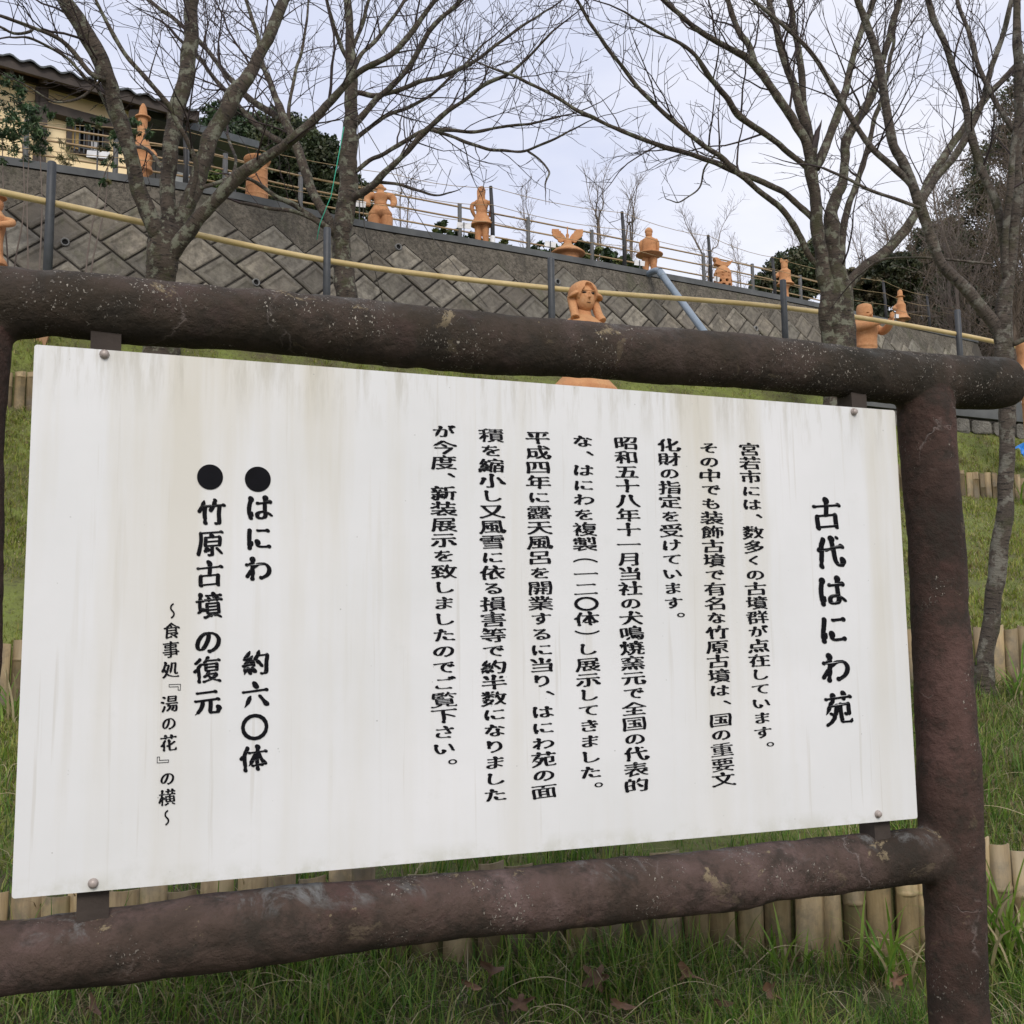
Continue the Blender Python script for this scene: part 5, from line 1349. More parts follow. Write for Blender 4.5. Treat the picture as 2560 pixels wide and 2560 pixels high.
cherry('cherry_tree', 'smooth brown barked cherry tree rising right of the sign post with limbs leaning left',
    [(2462, 1690, 54), (2478, 1560, 50), (2500, 1400, 48), (2512, 1250, 48), (2518, 1100, 47), (2512, 980, 48), (2506, 880, 50), (2514, 780, 42), (2522, 699, 35), (2536, 559, 30), (2545, 373, 28), (2545, 140, 25), (2540, -50, 20)],
    [(0, -.3, [(2508, 880, 36), (2489, 815, 37), (2430, 740, 34), (2395, 705, 33), (2359, 666, 32), (2330, 600, 32), (2307, 536, 32), (2280, 466, 29), (2255, 400, 27), (2233, 349, 26), (2196, 163, 24), (2163, 47, 22), (2144, 0, 20), (2120, -80, 15)], .5),
     (-.1, -.5, [(2300, 515, 20), (2280, 466, 20), (2230, 415, 19), (2172, 359, 18), (2102, 252, 16), (2033, 140, 14), (1958, 60, 12), (1884, 0, 10), (1830, -50, 7)], .2),
     (0, .2, [(2520, 720, 26), (2515, 666, 24), (2508, 600, 24), (2490, 520, 24), (2452, 420, 24), (2430, 330, 23), (2405, 233, 22), (2349, 93, 20), (2321, 0, 18), (2300, -80, 14)], .3),
     (0, -.3, [(2516, 700, 22), (2512, 640, 20), (2516, 540, 19), (2524, 466, 18), (2545, 303, 16), (2575, 100, 12)], .3),
     (0, .3, [(2302, 525, 20), (2312, 490, 22), (2345, 440, 21), (2386, 391, 20), (2430, 320, 19), (2452, 260, 18), (2498, 116, 16), (2531, 0, 14), (2550, -70, 10)], .2),
     (-.2, -.2, [(2300, 520, 10), (2240, 498, 11), (2172, 475, 10), (2110, 445, 9), (2056, 419, 7)], .2, .5),
     (0, .4, [(2535, 330, 16), (2480, 240, 15), (2430, 120, 14), (2400, 20, 12), (2390, -60, 9)], .2),
     (0, .5, [(2480, 660, 8), (2380, 650, 8), (2280, 645, 8), (2200, 650, 7), (2140, 690, 5)], .2, .4),
     (-.1, .4, [(2535, 860, 16), (2600, 830, 16), (2680, 790, 12)], .5, .6)],
    5.35, 24, [.72, .36, .18], [.15, .115, .11], MT['bark2'], MT['twig'], minr=.0015, base=at(2455, 1700, 5.35), spread=.45, slim=.84)
# twine and stay wires on the second tree
o = tube_obj('green_twine', [at(792, 600, 10.2), at(800, 559, 10.2), at(828, 489, 10.2), at(860, 317, 10.35)], [.0045] * 4, 5, MT['green_cord'], None, uv=False)
tag(o, 'green twine tied up the side of the slender cherry tree', 'twine')
for lab, pts in (('thin stay wire slanting down right from the slender cherry tree to the wall', [(900, 298, 10.5), (1000, 466, 11.2), (1075, 587, 12.0), (1219, 768, 13.2)]),
                 ('thin stay wire hanging almost straight below the slender cherry tree', [(893, 298, 10.5), (912, 582, 11.4), (958, 755, 12.2)])):
    o = tube_obj('stay_wire', [at(*p) for p in pts], [.0045] * len(pts), 5, MT['cord'], None, uv=False); tag(o, lab, 'wire')

# far bare saplings against the sky and twiggy woodland at the right
def sapling(px, py, d, hpx, wpx, seed_, label, mat, stems=3, minr=.004, lens=(.9, .42), dens=(.22, .16)):
    r_ = random.Random(seed_); b_ = at(px, py, d); h = hpx / F * d
    root = empty('bare_tree', b_, label, 'tree', 'bare trees beyond the wall')
    tk = Twigs(); tw = Twigs()
    for s in range(stems):
        top = at(px + r_.uniform(-.5, .5) * wpx, py - hpx * r_.uniform(.75, 1), d + r_.uniform(-.8, .8)); P = [b_ + np.array([r_.uniform(-.1, .1), 0, -3.0])]
        for f in (.25, .5, .75, 1): P.append(b_ * (1 - f) + top * f + rvec(r_) * h * .035 + np.array([(top[0] - b_[0]) * (f * f - f) * .6, 0, 0]))
        P = catmull(P, 4); tk.add(P, max(h * .011, minr * 2.2), minr, 6)
        grow(tw, P, h * .011, minr, r_, 0, [l * h * .33 for l in lens], [q * h * .22 for q in dens], upb=.5, minr=minr, start=.25, k=3)
    tk.build('trunk', mat, root, None); tw.build('twigs', mat, root)
for i, (px, py, d, hp, wp_, n_, lb) in enumerate([
    (1320, 640, 24, 190, 90, 2, 'pale bare sapling right of the slim figure'), (1500, 640, 26, 250, 150, 3, 'pale bare sapling left of the tall post near the disc skirted figure'),
    (1570, 650, 25, 260, 130, 3, 'tallest pale bare sapling standing at the disc skirted figure'), (1765, 720, 28, 225, 150, 3, 'pale bare sapling left of the pierced cylinder'),
    (1850, 735, 30, 150, 110, 2, 'faint bare sapling right of the pierced cylinder'), (1010, 560, 24, 190, 110, 2, 'faint bare sapling between wrestler and slim figure'),
    (2010, 740, 30, 200, 110, 3, 'faint bare sapling left of the big mossy tree'), (2170, 760, 30, 220, 120, 3, 'faint bare sapling right of the big mossy tree')]):
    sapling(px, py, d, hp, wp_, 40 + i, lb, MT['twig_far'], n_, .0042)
for i, (px, py, d, hp, wp_, n_, lb) in enumerate([
    (2400, 900, 24, 500, 280, 4, 'brown twiggy bare tree in the woodland behind the far wall end'), (2530, 940, 22, 640, 260, 4, 'tall brown twiggy bare tree at the right edge of the woodland'),
    (2610, 900, 27, 660, 220, 4, 'brown bare tree leaning in from beyond the right edge'), (2280, 860, 28, 360, 200, 4, 'low brown bare tree behind the tall hatted figure')]):
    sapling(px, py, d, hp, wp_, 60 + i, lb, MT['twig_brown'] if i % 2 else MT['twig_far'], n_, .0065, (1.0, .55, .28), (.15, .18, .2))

# ------------------------------------------------------------------ leafy trees and shrubs
def leaves(name, blobs, n, size, cols2, seed_, parent, asp=.5, clump=60, hang=0.0, kind='stuff', flat=.0):
    g_ = np.random.default_rng(seed_)
    vols = np.array([b[1][0] * b[1][1] * b[1][2] for b in blobs]); pr = vols / vols.sum()
    nc = max(1, n // clump); bi = g_.choice(len(blobs), nc, p=pr)
    C_ = np.array([blobs[i][0] for i in bi]); Rb = np.array([blobs[i][1] for i in bi])
    u = g_.normal(size=(nc, 3)); u /= np.linalg.norm(u, axis=1)[:, None]
    rad = g_.uniform(.45, 1.02, nc) ** .6
    cc = C_ + u * Rb * rad[:, None]
    ct = g_.uniform(.65, 1.35, nc)[:, None] * np.array(cols2)[g_.integers(0, len(cols2), nc)]
    idx = np.repeat(np.arange(nc), clump)
    cr_ = np.mean(Rb, axis=1)[idx] * g_.uniform(.10, .26, len(idx))
    w = g_.normal(size=(len(idx), 3)); w /= np.linalg.norm(w, axis=1)[:, None]
    P = cc[idx] + w * cr_[:, None] * np.array([1, 1, .7])
    t = g_.normal(size=(len(idx), 3)); t[:, 2] -= hang; t /= np.linalg.norm(t, axis=1)[:, None]
    q = g_.normal(size=(len(idx), 3)); q[:, 2] += flat; b_ = np.cross(t, q); b_ /= np.linalg.norm(b_, axis=1)[:, None]
    s = size * g_.uniform(.6, 1.4, len(idx))[:, None]
    nn = np.cross(t, b_) * s * .12
    Vv = np.stack([P - t * s, P + b_ * s * asp + nn, P + t * s, P - b_ * s * asp + nn], 1).reshape(-1, 3)
    Fq = np.arange(len(idx) * 4).reshape(-1, 4)
    tint = ct[idx] * g_.uniform(.8, 1.2, (len(idx), 1))
    o_ = big_mesh(name, Vv, Fq, MT['leaf'], parent, tint=np.clip(tint, 0, 1)); o_['kind'] = kind
    return o_
def leafy(name, label, base, blobs_px, d, n, size, cols2, seed_, cat='tree', group=None, trunk=True, dz=1.0):
    root = empty(name, base, label, cat, group)
    bl_ = []
    for (px, py, rw_, rh_) in blobs_px:
        c_ = at(px, py, d); a = rw_ / F * d; h = rh_ / F * d; bl_.append((c_, (a, a * dz, h)))
    leaves('crown', bl_, n, size, cols2, seed_, root)
    if trunk:
        tw = Twigs(); r_ = random.Random(seed_)
        for c_, rb in bl_:
            tw.add(catmull([np.array(base) + [0, 0, -3.5], np.array(base) * .5 + c_ * .5 + rvec(r_) * .2, c_], 4), .16 * dz, .04, 6)
        tw.build('trunk', MT['bark2'], root, None)
    return root
DG = [(.022, .045, .016), (.030, .060, .018), (.045, .075, .024), (.018, .032, .014)]
YG = [(.10, .12, .035), (.13, .14, .05), (.07, .095, .03)]
BR = [(.075, .068, .030), (.050, .060, .024), (.10, .078, .036), (.036, .050, .020)]
leafy('evergreen_tree', 'large dark evergreen tree between the forked cherry and the slender cherry', at(620, 560, 26), [(580, 420, 110, 105), (555, 320, 62, 55), (640, 390, 90, 90), (520, 430, 60, 80)], 26, 42000, .055, DG, 1)
leafy('evergreen_tree', 'rounded dark evergreen tree behind the banded jar and slender cherry', at(740, 560, 25), [(730, 400, 95, 110), (690, 340, 70, 60), (800, 440, 85, 90), (860, 500, 70, 70), (900, 540, 60, 40)], 25, 42000, .055, [(.030, .045, .018), (.045, .062, .022), (.060, .070, .028), (.022, .034, .014)], 2)
leafy('shrub', 'pale yellow green bush under the house eave end', at(400, 380, 22), [(395, 310, 35, 30), (375, 340, 26, 24)], 22, 1800, .045, [(.24, .22, .11), (.30, .26, .14)], 3, 'shrub', trunk=False)
leafy('shrub', 'round green garden shrub behind the low fence left of the banded jar', at(545, 480, 17), [(545, 460, 38, 26), (525, 470, 25, 18)], 17, 3500, .045, [(.06, .10, .03), (.09, .13, .035)], 4, 'shrub', trunk=False)
leafy('shrub', 'sparse small leaved shrub between the wrestler and the slim figure', at(1140, 600, 21), [(1115, 580, 32, 24), (1150, 592, 24, 20), (1185, 606, 30, 20), (1240, 622, 45, 20)], 21, 3200, .05, DG + YG, 5, 'shrub', trunk=False)
leafy('shrub', 'low green bush behind the winged bell figure', at(1480, 680, 23), [(1440, 640, 60, 30), (1510, 655, 60, 28), (1560, 672, 45, 22), (1360, 630, 40, 22)], 23, 9000, .05, DG + YG[:1], 6, 'shrub', trunk=False)
leafy('evergreen_tree', 'dark green tree left of the big mossy cherry beyond the far fence', at(1980, 780, 27), [(1990, 690, 75, 60), (1930, 730, 60, 50), (2040, 660, 50, 60), (1900, 760, 40, 30)], 27, 34000, .052, [(.030, .050, .020), (.045, .062, .025), (.07, .07, .03)], 7)
leafy('evergreen_tree', 'olive green tree right of the big mossy cherry behind the arms crossed figure', at(2190, 820, 27), [(2160, 730, 65, 60), (2230, 700, 70, 60), (2130, 790, 60, 60), (2200, 790, 60, 50)], 27, 34000, .052, [(.045, .055, .022), (.060, .065, .028), (.075, .06, .03), (.03, .04, .016)], 8)
leafy('evergreen_tree', 'dark green tree mass behind the tall hatted figure and wall end', at(2400, 900, 30), [(2330, 790, 80, 60), (2420, 800, 80, 70), (2510, 820, 80, 80), (2600, 800, 90, 110)], 30, 36000, .07, [(.026, .036, .015), (.040, .046, .02), (.05, .05, .022)], 9)
leafy('woodland_tree', 'brown leaved tree high in the woodland at the right edge', at(2480, 880, 32), [(2440, 560, 90, 110), (2520, 450, 100, 130), (2580, 300, 90, 130), (2380, 660, 80, 80), (2500, 660, 100, 90)], 32, 40000, .05, BR, 10)
leafy('woodland_tree', 'dull brown green tree in the woodland behind the leaning limb', at(2300, 860, 34), [(2280, 690, 80, 60), (2350, 620, 70, 70), (2410, 720, 80, 60)], 34, 30000, .055, BR, 11)

# nandina like shrubs standing on the path against the wall at the left
def cane_shrub(label, canes, seed_, n_leaf, size):
    r_ = random.Random(seed_); b0 = canes[0][0]
    y_ = at(b0[0], b0[1], canes[0][-1]);
    root = empty('nandina_shrub', (y_[0], y_[1], PATHZ), label, 'shrub', 'leafy cane shrubs in front of the wall')
    tk = Twigs(); bl_ = []
    for cn in canes:
        pts, d = cn[:-1], cn[-1]; P = [at(px, py, d) for px, py in pts]; P = [np.array([P[0][0], P[0][1], PATHZ - .05])] + P
        tk.add(catmull(P, 5), .010, .004, 5); c_ = P[-1]
    tk.build('cane', MT['twig_far'], root, None); return root
def nandina(label, canes, blobs, d, seed_, n, size, cols2, hang=.3):
    root = cane_shrub(label, canes, seed_, n, size); bl_ = []
    for (px, py, rw_, rh_) in blobs:
        bl_.append((at(px, py, d), (rw_ / F * d, rw_ / F * d * .8, rh_ / F * d)))
    leaves('foliage', bl_, n, size, cols2, seed_, root, asp=.24, clump=26, hang=hang)
NG = [(.035, .075, .028), (.05, .10, .035), (.075, .12, .05), (.03, .055, .022)]
nandina('dense dark leafed cane shrub hiding the house corner at the far left', [[(20, 680), (10, 520), (5, 330), 9.7], [(35, 680), (60, 520), (55, 330), 9.7], [(70, 690), (68, 500), (75, 350), 9.7], [(98, 690), (105, 520), (100, 380), 9.7]],
        [(20, 290, 70, 60), (50, 350, 75, 45), (5, 370, 50, 50), (90, 290, 45, 34), (15, 215, 50, 26), (115, 375, 40, 26), (-60, 320, 60, 80)], 9.7, 31, 3400, .030, NG)
nandina('thin leafed cane shrub in front of the house window beside the forked cherry', [[(215, 680), (235, 540), (260, 440), (300, 360), 9.9], [(228, 680), (262, 520), (270, 420), 9.9]],
        [(285, 380, 34, 55), (262, 440, 24, 24), (310, 330, 30, 30), (225, 305, 40, 18), (345, 320, 40, 26), (170, 300, 24, 14)], 9.9, 32, 1500, .028, NG + [(.12, .11, .05)])
leaves_root = empty('wall_plant', at(150, 380, 11.4), 'yellow green wispy plant on the coping below the yellow wall', 'plant')
leaves('foliage', [(at(130, 375, 11.4), (.22, .2, .12)), (at(185, 395, 11.4), (.2, .2, .07)), (at(70, 395, 11.4), (.25, .2, .1))], 260, .05, [(.13, .14, .05), (.20, .17, .08), (.07, .10, .03)], 33, leaves_root, asp=.10, clump=20, hang=-.8)

# ------------------------------------------------------------------ house
hp0 = at(-420, 380, 15.0); Hd = nrm(np.array([1.75, 1.3, 0.0])); Hn = np.array([Hd[1], -Hd[0], 0.0])     # along the front, and its outward normal
a0 = at(0, 300, 15.2); 
def hpt(px, py, off=0.0):
    """point of the front wall plane (off metres in front of it) seen at a picture position"""
    r = ray(px, py); o_ = a0 + Hn * off; t_ = ((o_ - CAM) @ Hn) / (r @ Hn); return CAM + r * t_
GZ = W3[2][2] - .1
e1 = hpt(318, 400); e1s = (e1 - a0) @ Hd
def hp(s, z, off=0.0): q = a0 + Hd * s + Hn * off; return np.array([q[0], q[1], z])
s0, s1 = -7.0, e1s
EAVE = hpt(0, 205)[2]
house = empty('house', hp(s1, GZ - .2), 'yellow plastered Japanese house with a low dark tiled roof at the upper left', 'house')
mb = MB()
def quad_prism(mb, A, B, C_, D_, t_, nrmv):
    A, B, C_, D_ = map(np.array, (A, B, C_, D_)); v_ = [A, B, C_, D_] + [q - np.array(nrmv) * t_ for q in (A, B, C_, D_)]
    mb.add(v_, [(0, 1, 2, 3), (7, 6, 5, 4), (0, 4, 5, 1), (1, 5, 6, 2), (2, 6, 7, 3), (3, 7, 4, 0)])
# front wall with a window opening
wL = (hpt(171, 350) - a0) @ Hd; wR = (hpt(264, 350) - a0) @ Hd; wz0 = hpt(215, 388)[2]; wz1 = hpt(215, 308)[2]
zb = GZ - .4; zt = hpt(0, 142, .5)[2] + .5 * .42 - .13
for (sa_, sb_, za, zc) in ((s0, wL, zb, zt), (wR, s1, zb, zt), (wL, wR, zb, wz0), (wL, wR, wz1, zt)):
    quad_prism(mb, hp(sa_, za), hp(sb_, za), hp(sb_, zc), hp(sa_, zc), .16, Hn)
quad_prism(mb, hp(s1, zb, -.001), hp(s1, zb, -6), hp(s1, zt, -6), hp(s1, zt, -.001), .16, Hd)
mb.build('wall', MT['plaster'], house, world_co=True)
# window: frame, glass, curtain, bars
wn = mesh_obj('window', *(lambda m_: (m_.v, m_.f))((lambda m_: ([m_.beam(hp(a, z, .02), hp(b_, z2, .02), .07, .07, up=tuple(Hn)) for a, z, b_, z2 in
      ((wL, wz0, wR, wz0), (wL, wz1, wR, wz1), (wL, wz0, wL, wz1), (wR, wz0, wR, wz1), ((wL + wR) / 2, wz0, (wL + wR) / 2, wz1))], m_)[1])(MB())), MT['wood_dark'], house, world_co=True)
mb = MB(); quad_prism(mb, hp(wL, wz0, -.10), hp(wR, wz0, -.10), hp(wR, wz1, -.10), hp(wL, wz1, -.10), .01, Hn); mb.build('pane', MT['glass'], house, world_co=True)
wm = (wL + wR) / 2
mb = MB(); quad_prism(mb, hp(wL + .04, wz0 + .04, -.01), hp(wm - .12, wz0 + .04, -.01), hp(wm - .12, wz1 - .1, -.01), hp(wL + .04, wz1 - .1, -.01), .01, Hn); mb.build('blind', simple('ochre blind', (.42, .28, .10), (.52, .36, .14), 4, .8, 0), house, world_co=True)
mb = MB(); quad_prism(mb, hp(wm + .06, wz0 + .04, -.01), hp(wR - .1, wz0 + .04, -.01), hp(wR - .1, wz1 - .25, -.01), hp(wm + .06, wz1 - .25, -.01), .01, Hn); mb.build('curtain', MT['curtain'], house, world_co=True)
nb_ = 8
for i in range(1, nb_):
    s = wL + (wR - wL) * i / nb_; mb = MB(); mb.beam(hp(s, wz0 - .02, .09), hp(s, wz1 + .02, .09), .016, .016, up=tuple(Hn)); mb.build('window_bar', MT['dark_metal'], house, world_co=True)
for z in (wz0 + .06, wz1 - .06):
    mb = MB(); mb.beam(hp(wL - .04, z, .09), hp(wR + .04, z, .09), .02, .02); mb.build('window_bar', MT['dark_metal'], house, world_co=True)
# timber trim
for (x0, y0, x1, y1, w_) in ((103, 245, 103, 372, .11), (86, 290, 86, 372, .06)):
    s = (hpt(x0, y0) - a0) @ Hd; mb = MB(); mb.beam(hp(s, hpt(x0, y1)[2] - .3, .16), hp(s, EAVE, .16), w_, w_, up=tuple(Hn)); mb.build('timber_post', MT['wood_dark'], house, world_co=True)
zh = hpt(150, 290)[2]; mb = MB(); mb.beam(hp((hpt(108, 290) - a0) @ Hd, zh, .10), hp((hpt(300, 300) - a0) @ Hd, zh, .10), .18, .14); mb.build('timber_beam', MT['wood_dark'], house, world_co=True)
mb = MB(); mb.beam(hp(s0, zt - .05, .02), hp(s1, zt - .05, .02), .08, .10); mb.build('timber_beam', MT['wood_dark'], house, world_co=True)
mb = MB(); mb.add([hp(s1 - .01, zt - .02, 0), hp(s1 - .01, zt - .02, -5.2), hp(s1 - .01, zt + 5.2 * .42, -5.2)], [(0, 1, 2)]); mb.build('gable', MT['plaster'], house, world_co=True)
# roof slab sloping up and back, eave overhanging
ov = .50; re = s1 + .9
ez = hpt(0, 142, ov)[2]; ris = .42
def rp(s, back, dz=0.0): return hp(s, ez + (back) * ris + dz, ov - back)
mb = MB(); mb.add([rp(s0, 0, -.05), rp(re, 0, -.05), rp(re, 6, -.05), rp(s0, 6, -.05)], [(0, 1, 2, 3)])
mb.add([rp(s0, 0, -.12), rp(re, 0, -.12), rp(re, 6, -.12), rp(s0, 6, -.12)], [(3, 2, 1, 0)]); mb.build('soffit', MT['soffit'], house, world_co=True)
mb = MB(); mb.beam(rp(s0, .02, -.05), rp(re, .02, -.05), .05, .16); mb.beam(rp(re, 0, -.05), rp(re, 6, -.05), .05, .18); mb.build('fascia', MT['wood_dark'], house, world_co=True)
s = s0 + .3
while s < re - .1:
    mb = MB(); mb.beam(rp(s, .06, -.15), rp(s, 1.2, -.15), .05, .07); mb.build('rafter', MT['wood_dark'], house, world_co=True); s += .45
# tiles: wavy courses
V = []; Fq = []; nc_ = 12
for rI in range(14):
    b0_ = -.06 + rI * .26; W_ = int((re - s0) / .045)
    for k_ in range(W_ + 1):
        s = s0 + (re - s0) * k_ / W_; ph = (s / .27) % 1; wv_ = .030 * math.cos(ph * 2 * math.pi)
        n0 = len(V)
        V += [rp(s, b0_, .035 + wv_), rp(s, b0_, .062 + wv_), rp(s, b0_ + .30, .030 + wv_)]
        if k_: Fq += [(n0 - 3, n0, n0 + 1, n0 - 2), (n0 - 2, n0 + 1, n0 + 2, n0 - 1)]
mesh_obj('roof', V, Fq, MT['rooftile'], house, world_co=True)
# metal sided annexe right of the house with a small white window
an0 = at(372, 470, 17.2)
def anp(px, py, off=0.0):
    r = ray(px, py); o_ = an0 + Hn * off; t_ = ((o_ - CAM) @ Hn) / (r @ Hn); return CAM + r * t_
annex = empty('shed', anp(420, 480), 'low grey metal sided shed with a small white window beyond the forked cherry', 'shed')
aL = (anp(352, 420) - an0) @ Hd; aR = (anp(520, 440) - an0) @ Hd
def ap(s, z, off=0.0): q = an0 + Hd * s + Hn * off; return np.array([q[0], q[1], z])
az1 = anp(400, 375)[2]; az0 = GZ - .4
s = aL; i = 0
while s < aR:
    mb = MB(); quad_prism(mb, ap(s, az0), ap(s + .235, az0), ap(s + .235, az1), ap(s, az1), .05, Hn); mb.build('siding_panel', MT['siding'], annex, world_co=True); s += .245
mb = MB(); mb.beam(ap(aL - .3, az1 + .08, .25), ap(aR + .5, az1 + .08, .25), 1.4, .12); mb.build('roof', MT['rooftile'], annex, world_co=True)
mb = MB(); quad_prism(mb, ap(aL, az0, -.06), ap(aR, az0, -.06), ap(aR, az1, -.06), ap(aL, az1, -.06), 2.0, Hn); mb.build('wall', MT['wood_dark'], annex, world_co=True)
ws0 = (anp(440, 455) - an0) @ Hd; ws1 = (anp(500, 455) - an0) @ Hd; z0_, z1_ = anp(460, 474)[2], anp(450, 438)[2]
mb = MB()
for a, z, b_, z2 in ((ws0, z0_, ws1, z0_), (ws0, z1_, ws1, z1_), (ws0, z0_, ws0, z1_), (ws1, z0_, ws1, z1_), ((ws0 + ws1) / 2, z0_, (ws0 + ws1) / 2, z1_)): mb.beam(ap(a, z, .03), ap(b_, z2, .03), .05, .05, up=tuple(Hn))
mb.build('window', MT['window_white'], annex, world_co=True)
mb = MB(); quad_prism(mb, ap(ws0, z0_, .012), ap(ws1, z0_, .012), ap(ws1, z1_, .012), ap(ws0, z1_, .012), .008, Hn); mb.build('pane', MT['curtain'], annex, world_co=True)

# ------------------------------------------------------------------ grass
def grass(name, n, xr, yr, zfun, hl, wd, cols2, seed_, lean=.5, maskf=None, drop=.0, nseg=2, kind='stuff', parent=None, patch=2.0, sp0=.15):
    g_ = np.random.default_rng(seed_)
    X = g_.uniform(xr[0], xr[1], n); Y = g_.uniform(yr[0], yr[1], n)
    if maskf is not None:
        k_ = maskf(X, Y); X, Y = X[k_], Y[k_]
    # tufts
    nt_ = max(1, len(X) // 9); tx = X[:nt_]; ty = Y[:nt_]; ti = g_.integers(0, nt_, len(X))
    use = g_.random(len(X)) < .72
    X = np.where(use, tx[ti] + g_.normal(0, hl[1] * .16, len(X)), X); Y = np.where(use, ty[ti] + g_.normal(0, hl[1] * .16, len(X)), Y)
    ph = np.sin(X * patch * 1.7 + np.sin(Y * patch * 1.3) * 1.4) * np.sin(Y * patch * 2.1 + np.sin(X * patch) * 1.7)     # patches of vigour
    ph2 = np.sin(X * patch * 5.1 + 1.3 + 2 * np.sin(Y * 3.3)) * np.sin(Y * patch * 5.7 + 2 * np.sin(X * 4.1))
    keep = (ph * .5 + ph2 * .5 + g_.uniform(-.55, 1.2, len(X))) > drop
    X, Y, ti, use, ph = X[keep], Y[keep], ti[keep], use[keep], ph[keep]
    m_ = len(X); Z = zfun(X, Y) - .012
    tl = g_.uniform(.55, 1.3, nt_)[ti]; h = g_.uniform(hl[0], hl[1], m_) * np.where(use, tl, .8) * (1 + .3 * ph)
    az = g_.uniform(0, 2 * np.pi, m_); ln_ = g_.uniform(.15, 1.0, m_) * lean
    straw = g_.random(m_) < sp0 + .35 * np.clip(-ph2[keep] * .8, 0, 1); ln_ = np.where(straw, g_.uniform(.6, 1.6, m_), ln_)
    dx, dy = np.cos(az), np.sin(az); wx, wy = -dy, dx
    w = g_.uniform(wd[0], wd[1], m_)
    B_ = np.stack([X, Y, Z], 1); D_ = np.stack([dx, dy, 0 * dx], 1); W_ = np.stack([wx, wy, 0 * wx], 1)
    fr = [(0, 1.0), (.40, .9), (.75, .6), (1.0, .06)] if nseg == 3 else [(0, 1.0), (.5, .8), (1.0, .08)]
    pts = []
    for f, ww in fr:
        c_ = B_ + D_ * (h * ln_ * f ** 1.8)[:, None] + np.array([0, 0, 1.0]) * (h * (f - .42 * np.minimum(ln_, 1.3) * f * f))[:, None]
        pts += [c_ - W_ * (w * ww * .5)[:, None], c_ + W_ * (w * ww * .5)[:, None]]
    k_ = len(fr); Vv = np.stack(pts, 1).reshape(-1, 3); b0_ = np.arange(m_)[:, None] * (2 * k_)
    Fq = np.concatenate([b0_ + np.array([2 * i, 2 * i + 1, 2 * i + 3, 2 * i + 2]) for i in range(k_ - 1)], 1).reshape(-1, 4)
    cc = np.array(cols2[0])[g_.integers(0, len(cols2[0]), m_)] * g_.uniform(.7, 1.25, (m_, 1))
    cs = np.array(cols2[1])[g_.integers(0, len(cols2[1]), m_)] * g_.uniform(.7, 1.2, (m_, 1))
    cc = np.where(straw[:, None], cs, cc); tint = np.repeat(cc, k_ - 1, axis=0)
    o_ = big_mesh(name, Vv, Fq, MT['grass'], parent, tint=np.clip(tint, 0, 1)); o_['kind'] = kind
    return o_
GR = [(.10, .21, .026), (.15, .27, .034), (.21, .31, .05), (.055, .12, .018), (.27, .28, .075)]
ST = [(.42, .35, .20), (.32, .26, .14), (.20, .14, .07), (.48, .42, .27)]
def vis(X, Y, px0, px1): return (X / Y * F + 1280 > px0) & (X / Y * F + 1280 < px1)
grass('grass', 95000, (-1.9, 2.6), (2.25, 3.55), ground, (.05, .17), (.0024, .0046), (GR, ST), 1, 1.0, lambda X, Y: Y < row1(X) - .03, .16, 3, sp0=.17)
grass('grass', 80000, (-3.0, 3.6), (3.0, 5.9), ground, (.035, .10), (.003, .005), (GR, ST), 2, .7, lambda X, Y: (Y > row1(X) + .03) & (Y < row2(X) - .04), -.1)
GR2 = [(.20, .26, .032), (.25, .30, .042), (.30, .32, .07), (.12, .17, .028), (.34, .30, .10)]
hm = lambda X, Y: (Y > row2(X) + .04) & (Y < pe(X) - .03) & (np.abs(Y - row3(X)) > .05)
grass('grass', 110000, (-5.0, 7.0), (4.6, 11.8), ground, (.02, .06), (.004, .008), (GR2, ST), 3, .8, lambda X, Y: hm(X, Y) & vis(X, Y, -150, 2700), -.12, patch=1.3)
grass('grass', 110000, (-4.6, 4.2), (6.2, 11.2), ground, (.022, .065), (.005, .009), (GR2, ST), 4, .8, lambda X, Y: hm(X, Y) & (Y > pe(X) - 1.5), -.2, patch=1.3)
grass('grass', 120000, (1.6, 6.2), (4.8, 12), ground, (.022, .07), (.005, .009), (GR2, ST), 5, .8, lambda X, Y: hm(X, Y) & vis(X, Y, 2180, 2620), -.05, patch=1.8, sp0=.26)
grass('grass', 160000, (-4.4, -1.5), (3.2, 8.2), ground, (.022, .06), (.004, .007), (GR2, ST), 6, .8, lambda X, Y: (Y > row1(X) + .03) & (Y < pe(X) - .03) & (np.abs(Y - row3(X)) > .05) & (np.abs(Y - row2(X)) > .04) & vis(X, Y, -60, 130), -.15, patch=1.6, sp0=.2)
grass('grass', 60000, (1.2, 3.2), (3.3, 5.7), ground, (.05, .15), (.003, .006), (GR, ST), 7, .9, lambda X, Y: (Y > row1(X) + .03) & (Y < row2(X) - .04) & vis(X, Y, 2200, 2620), -.05, sp0=.42)
grass('grass', 16000, (-1.9, 2.6), (2.6, 3.55), ground, (.10, .24), (.003, .0055), (GR, ST), 8, .7, lambda X, Y: (Y < row1(X) - .03) & (Y > row1(X) - .16), .0, 3, sp0=.2)
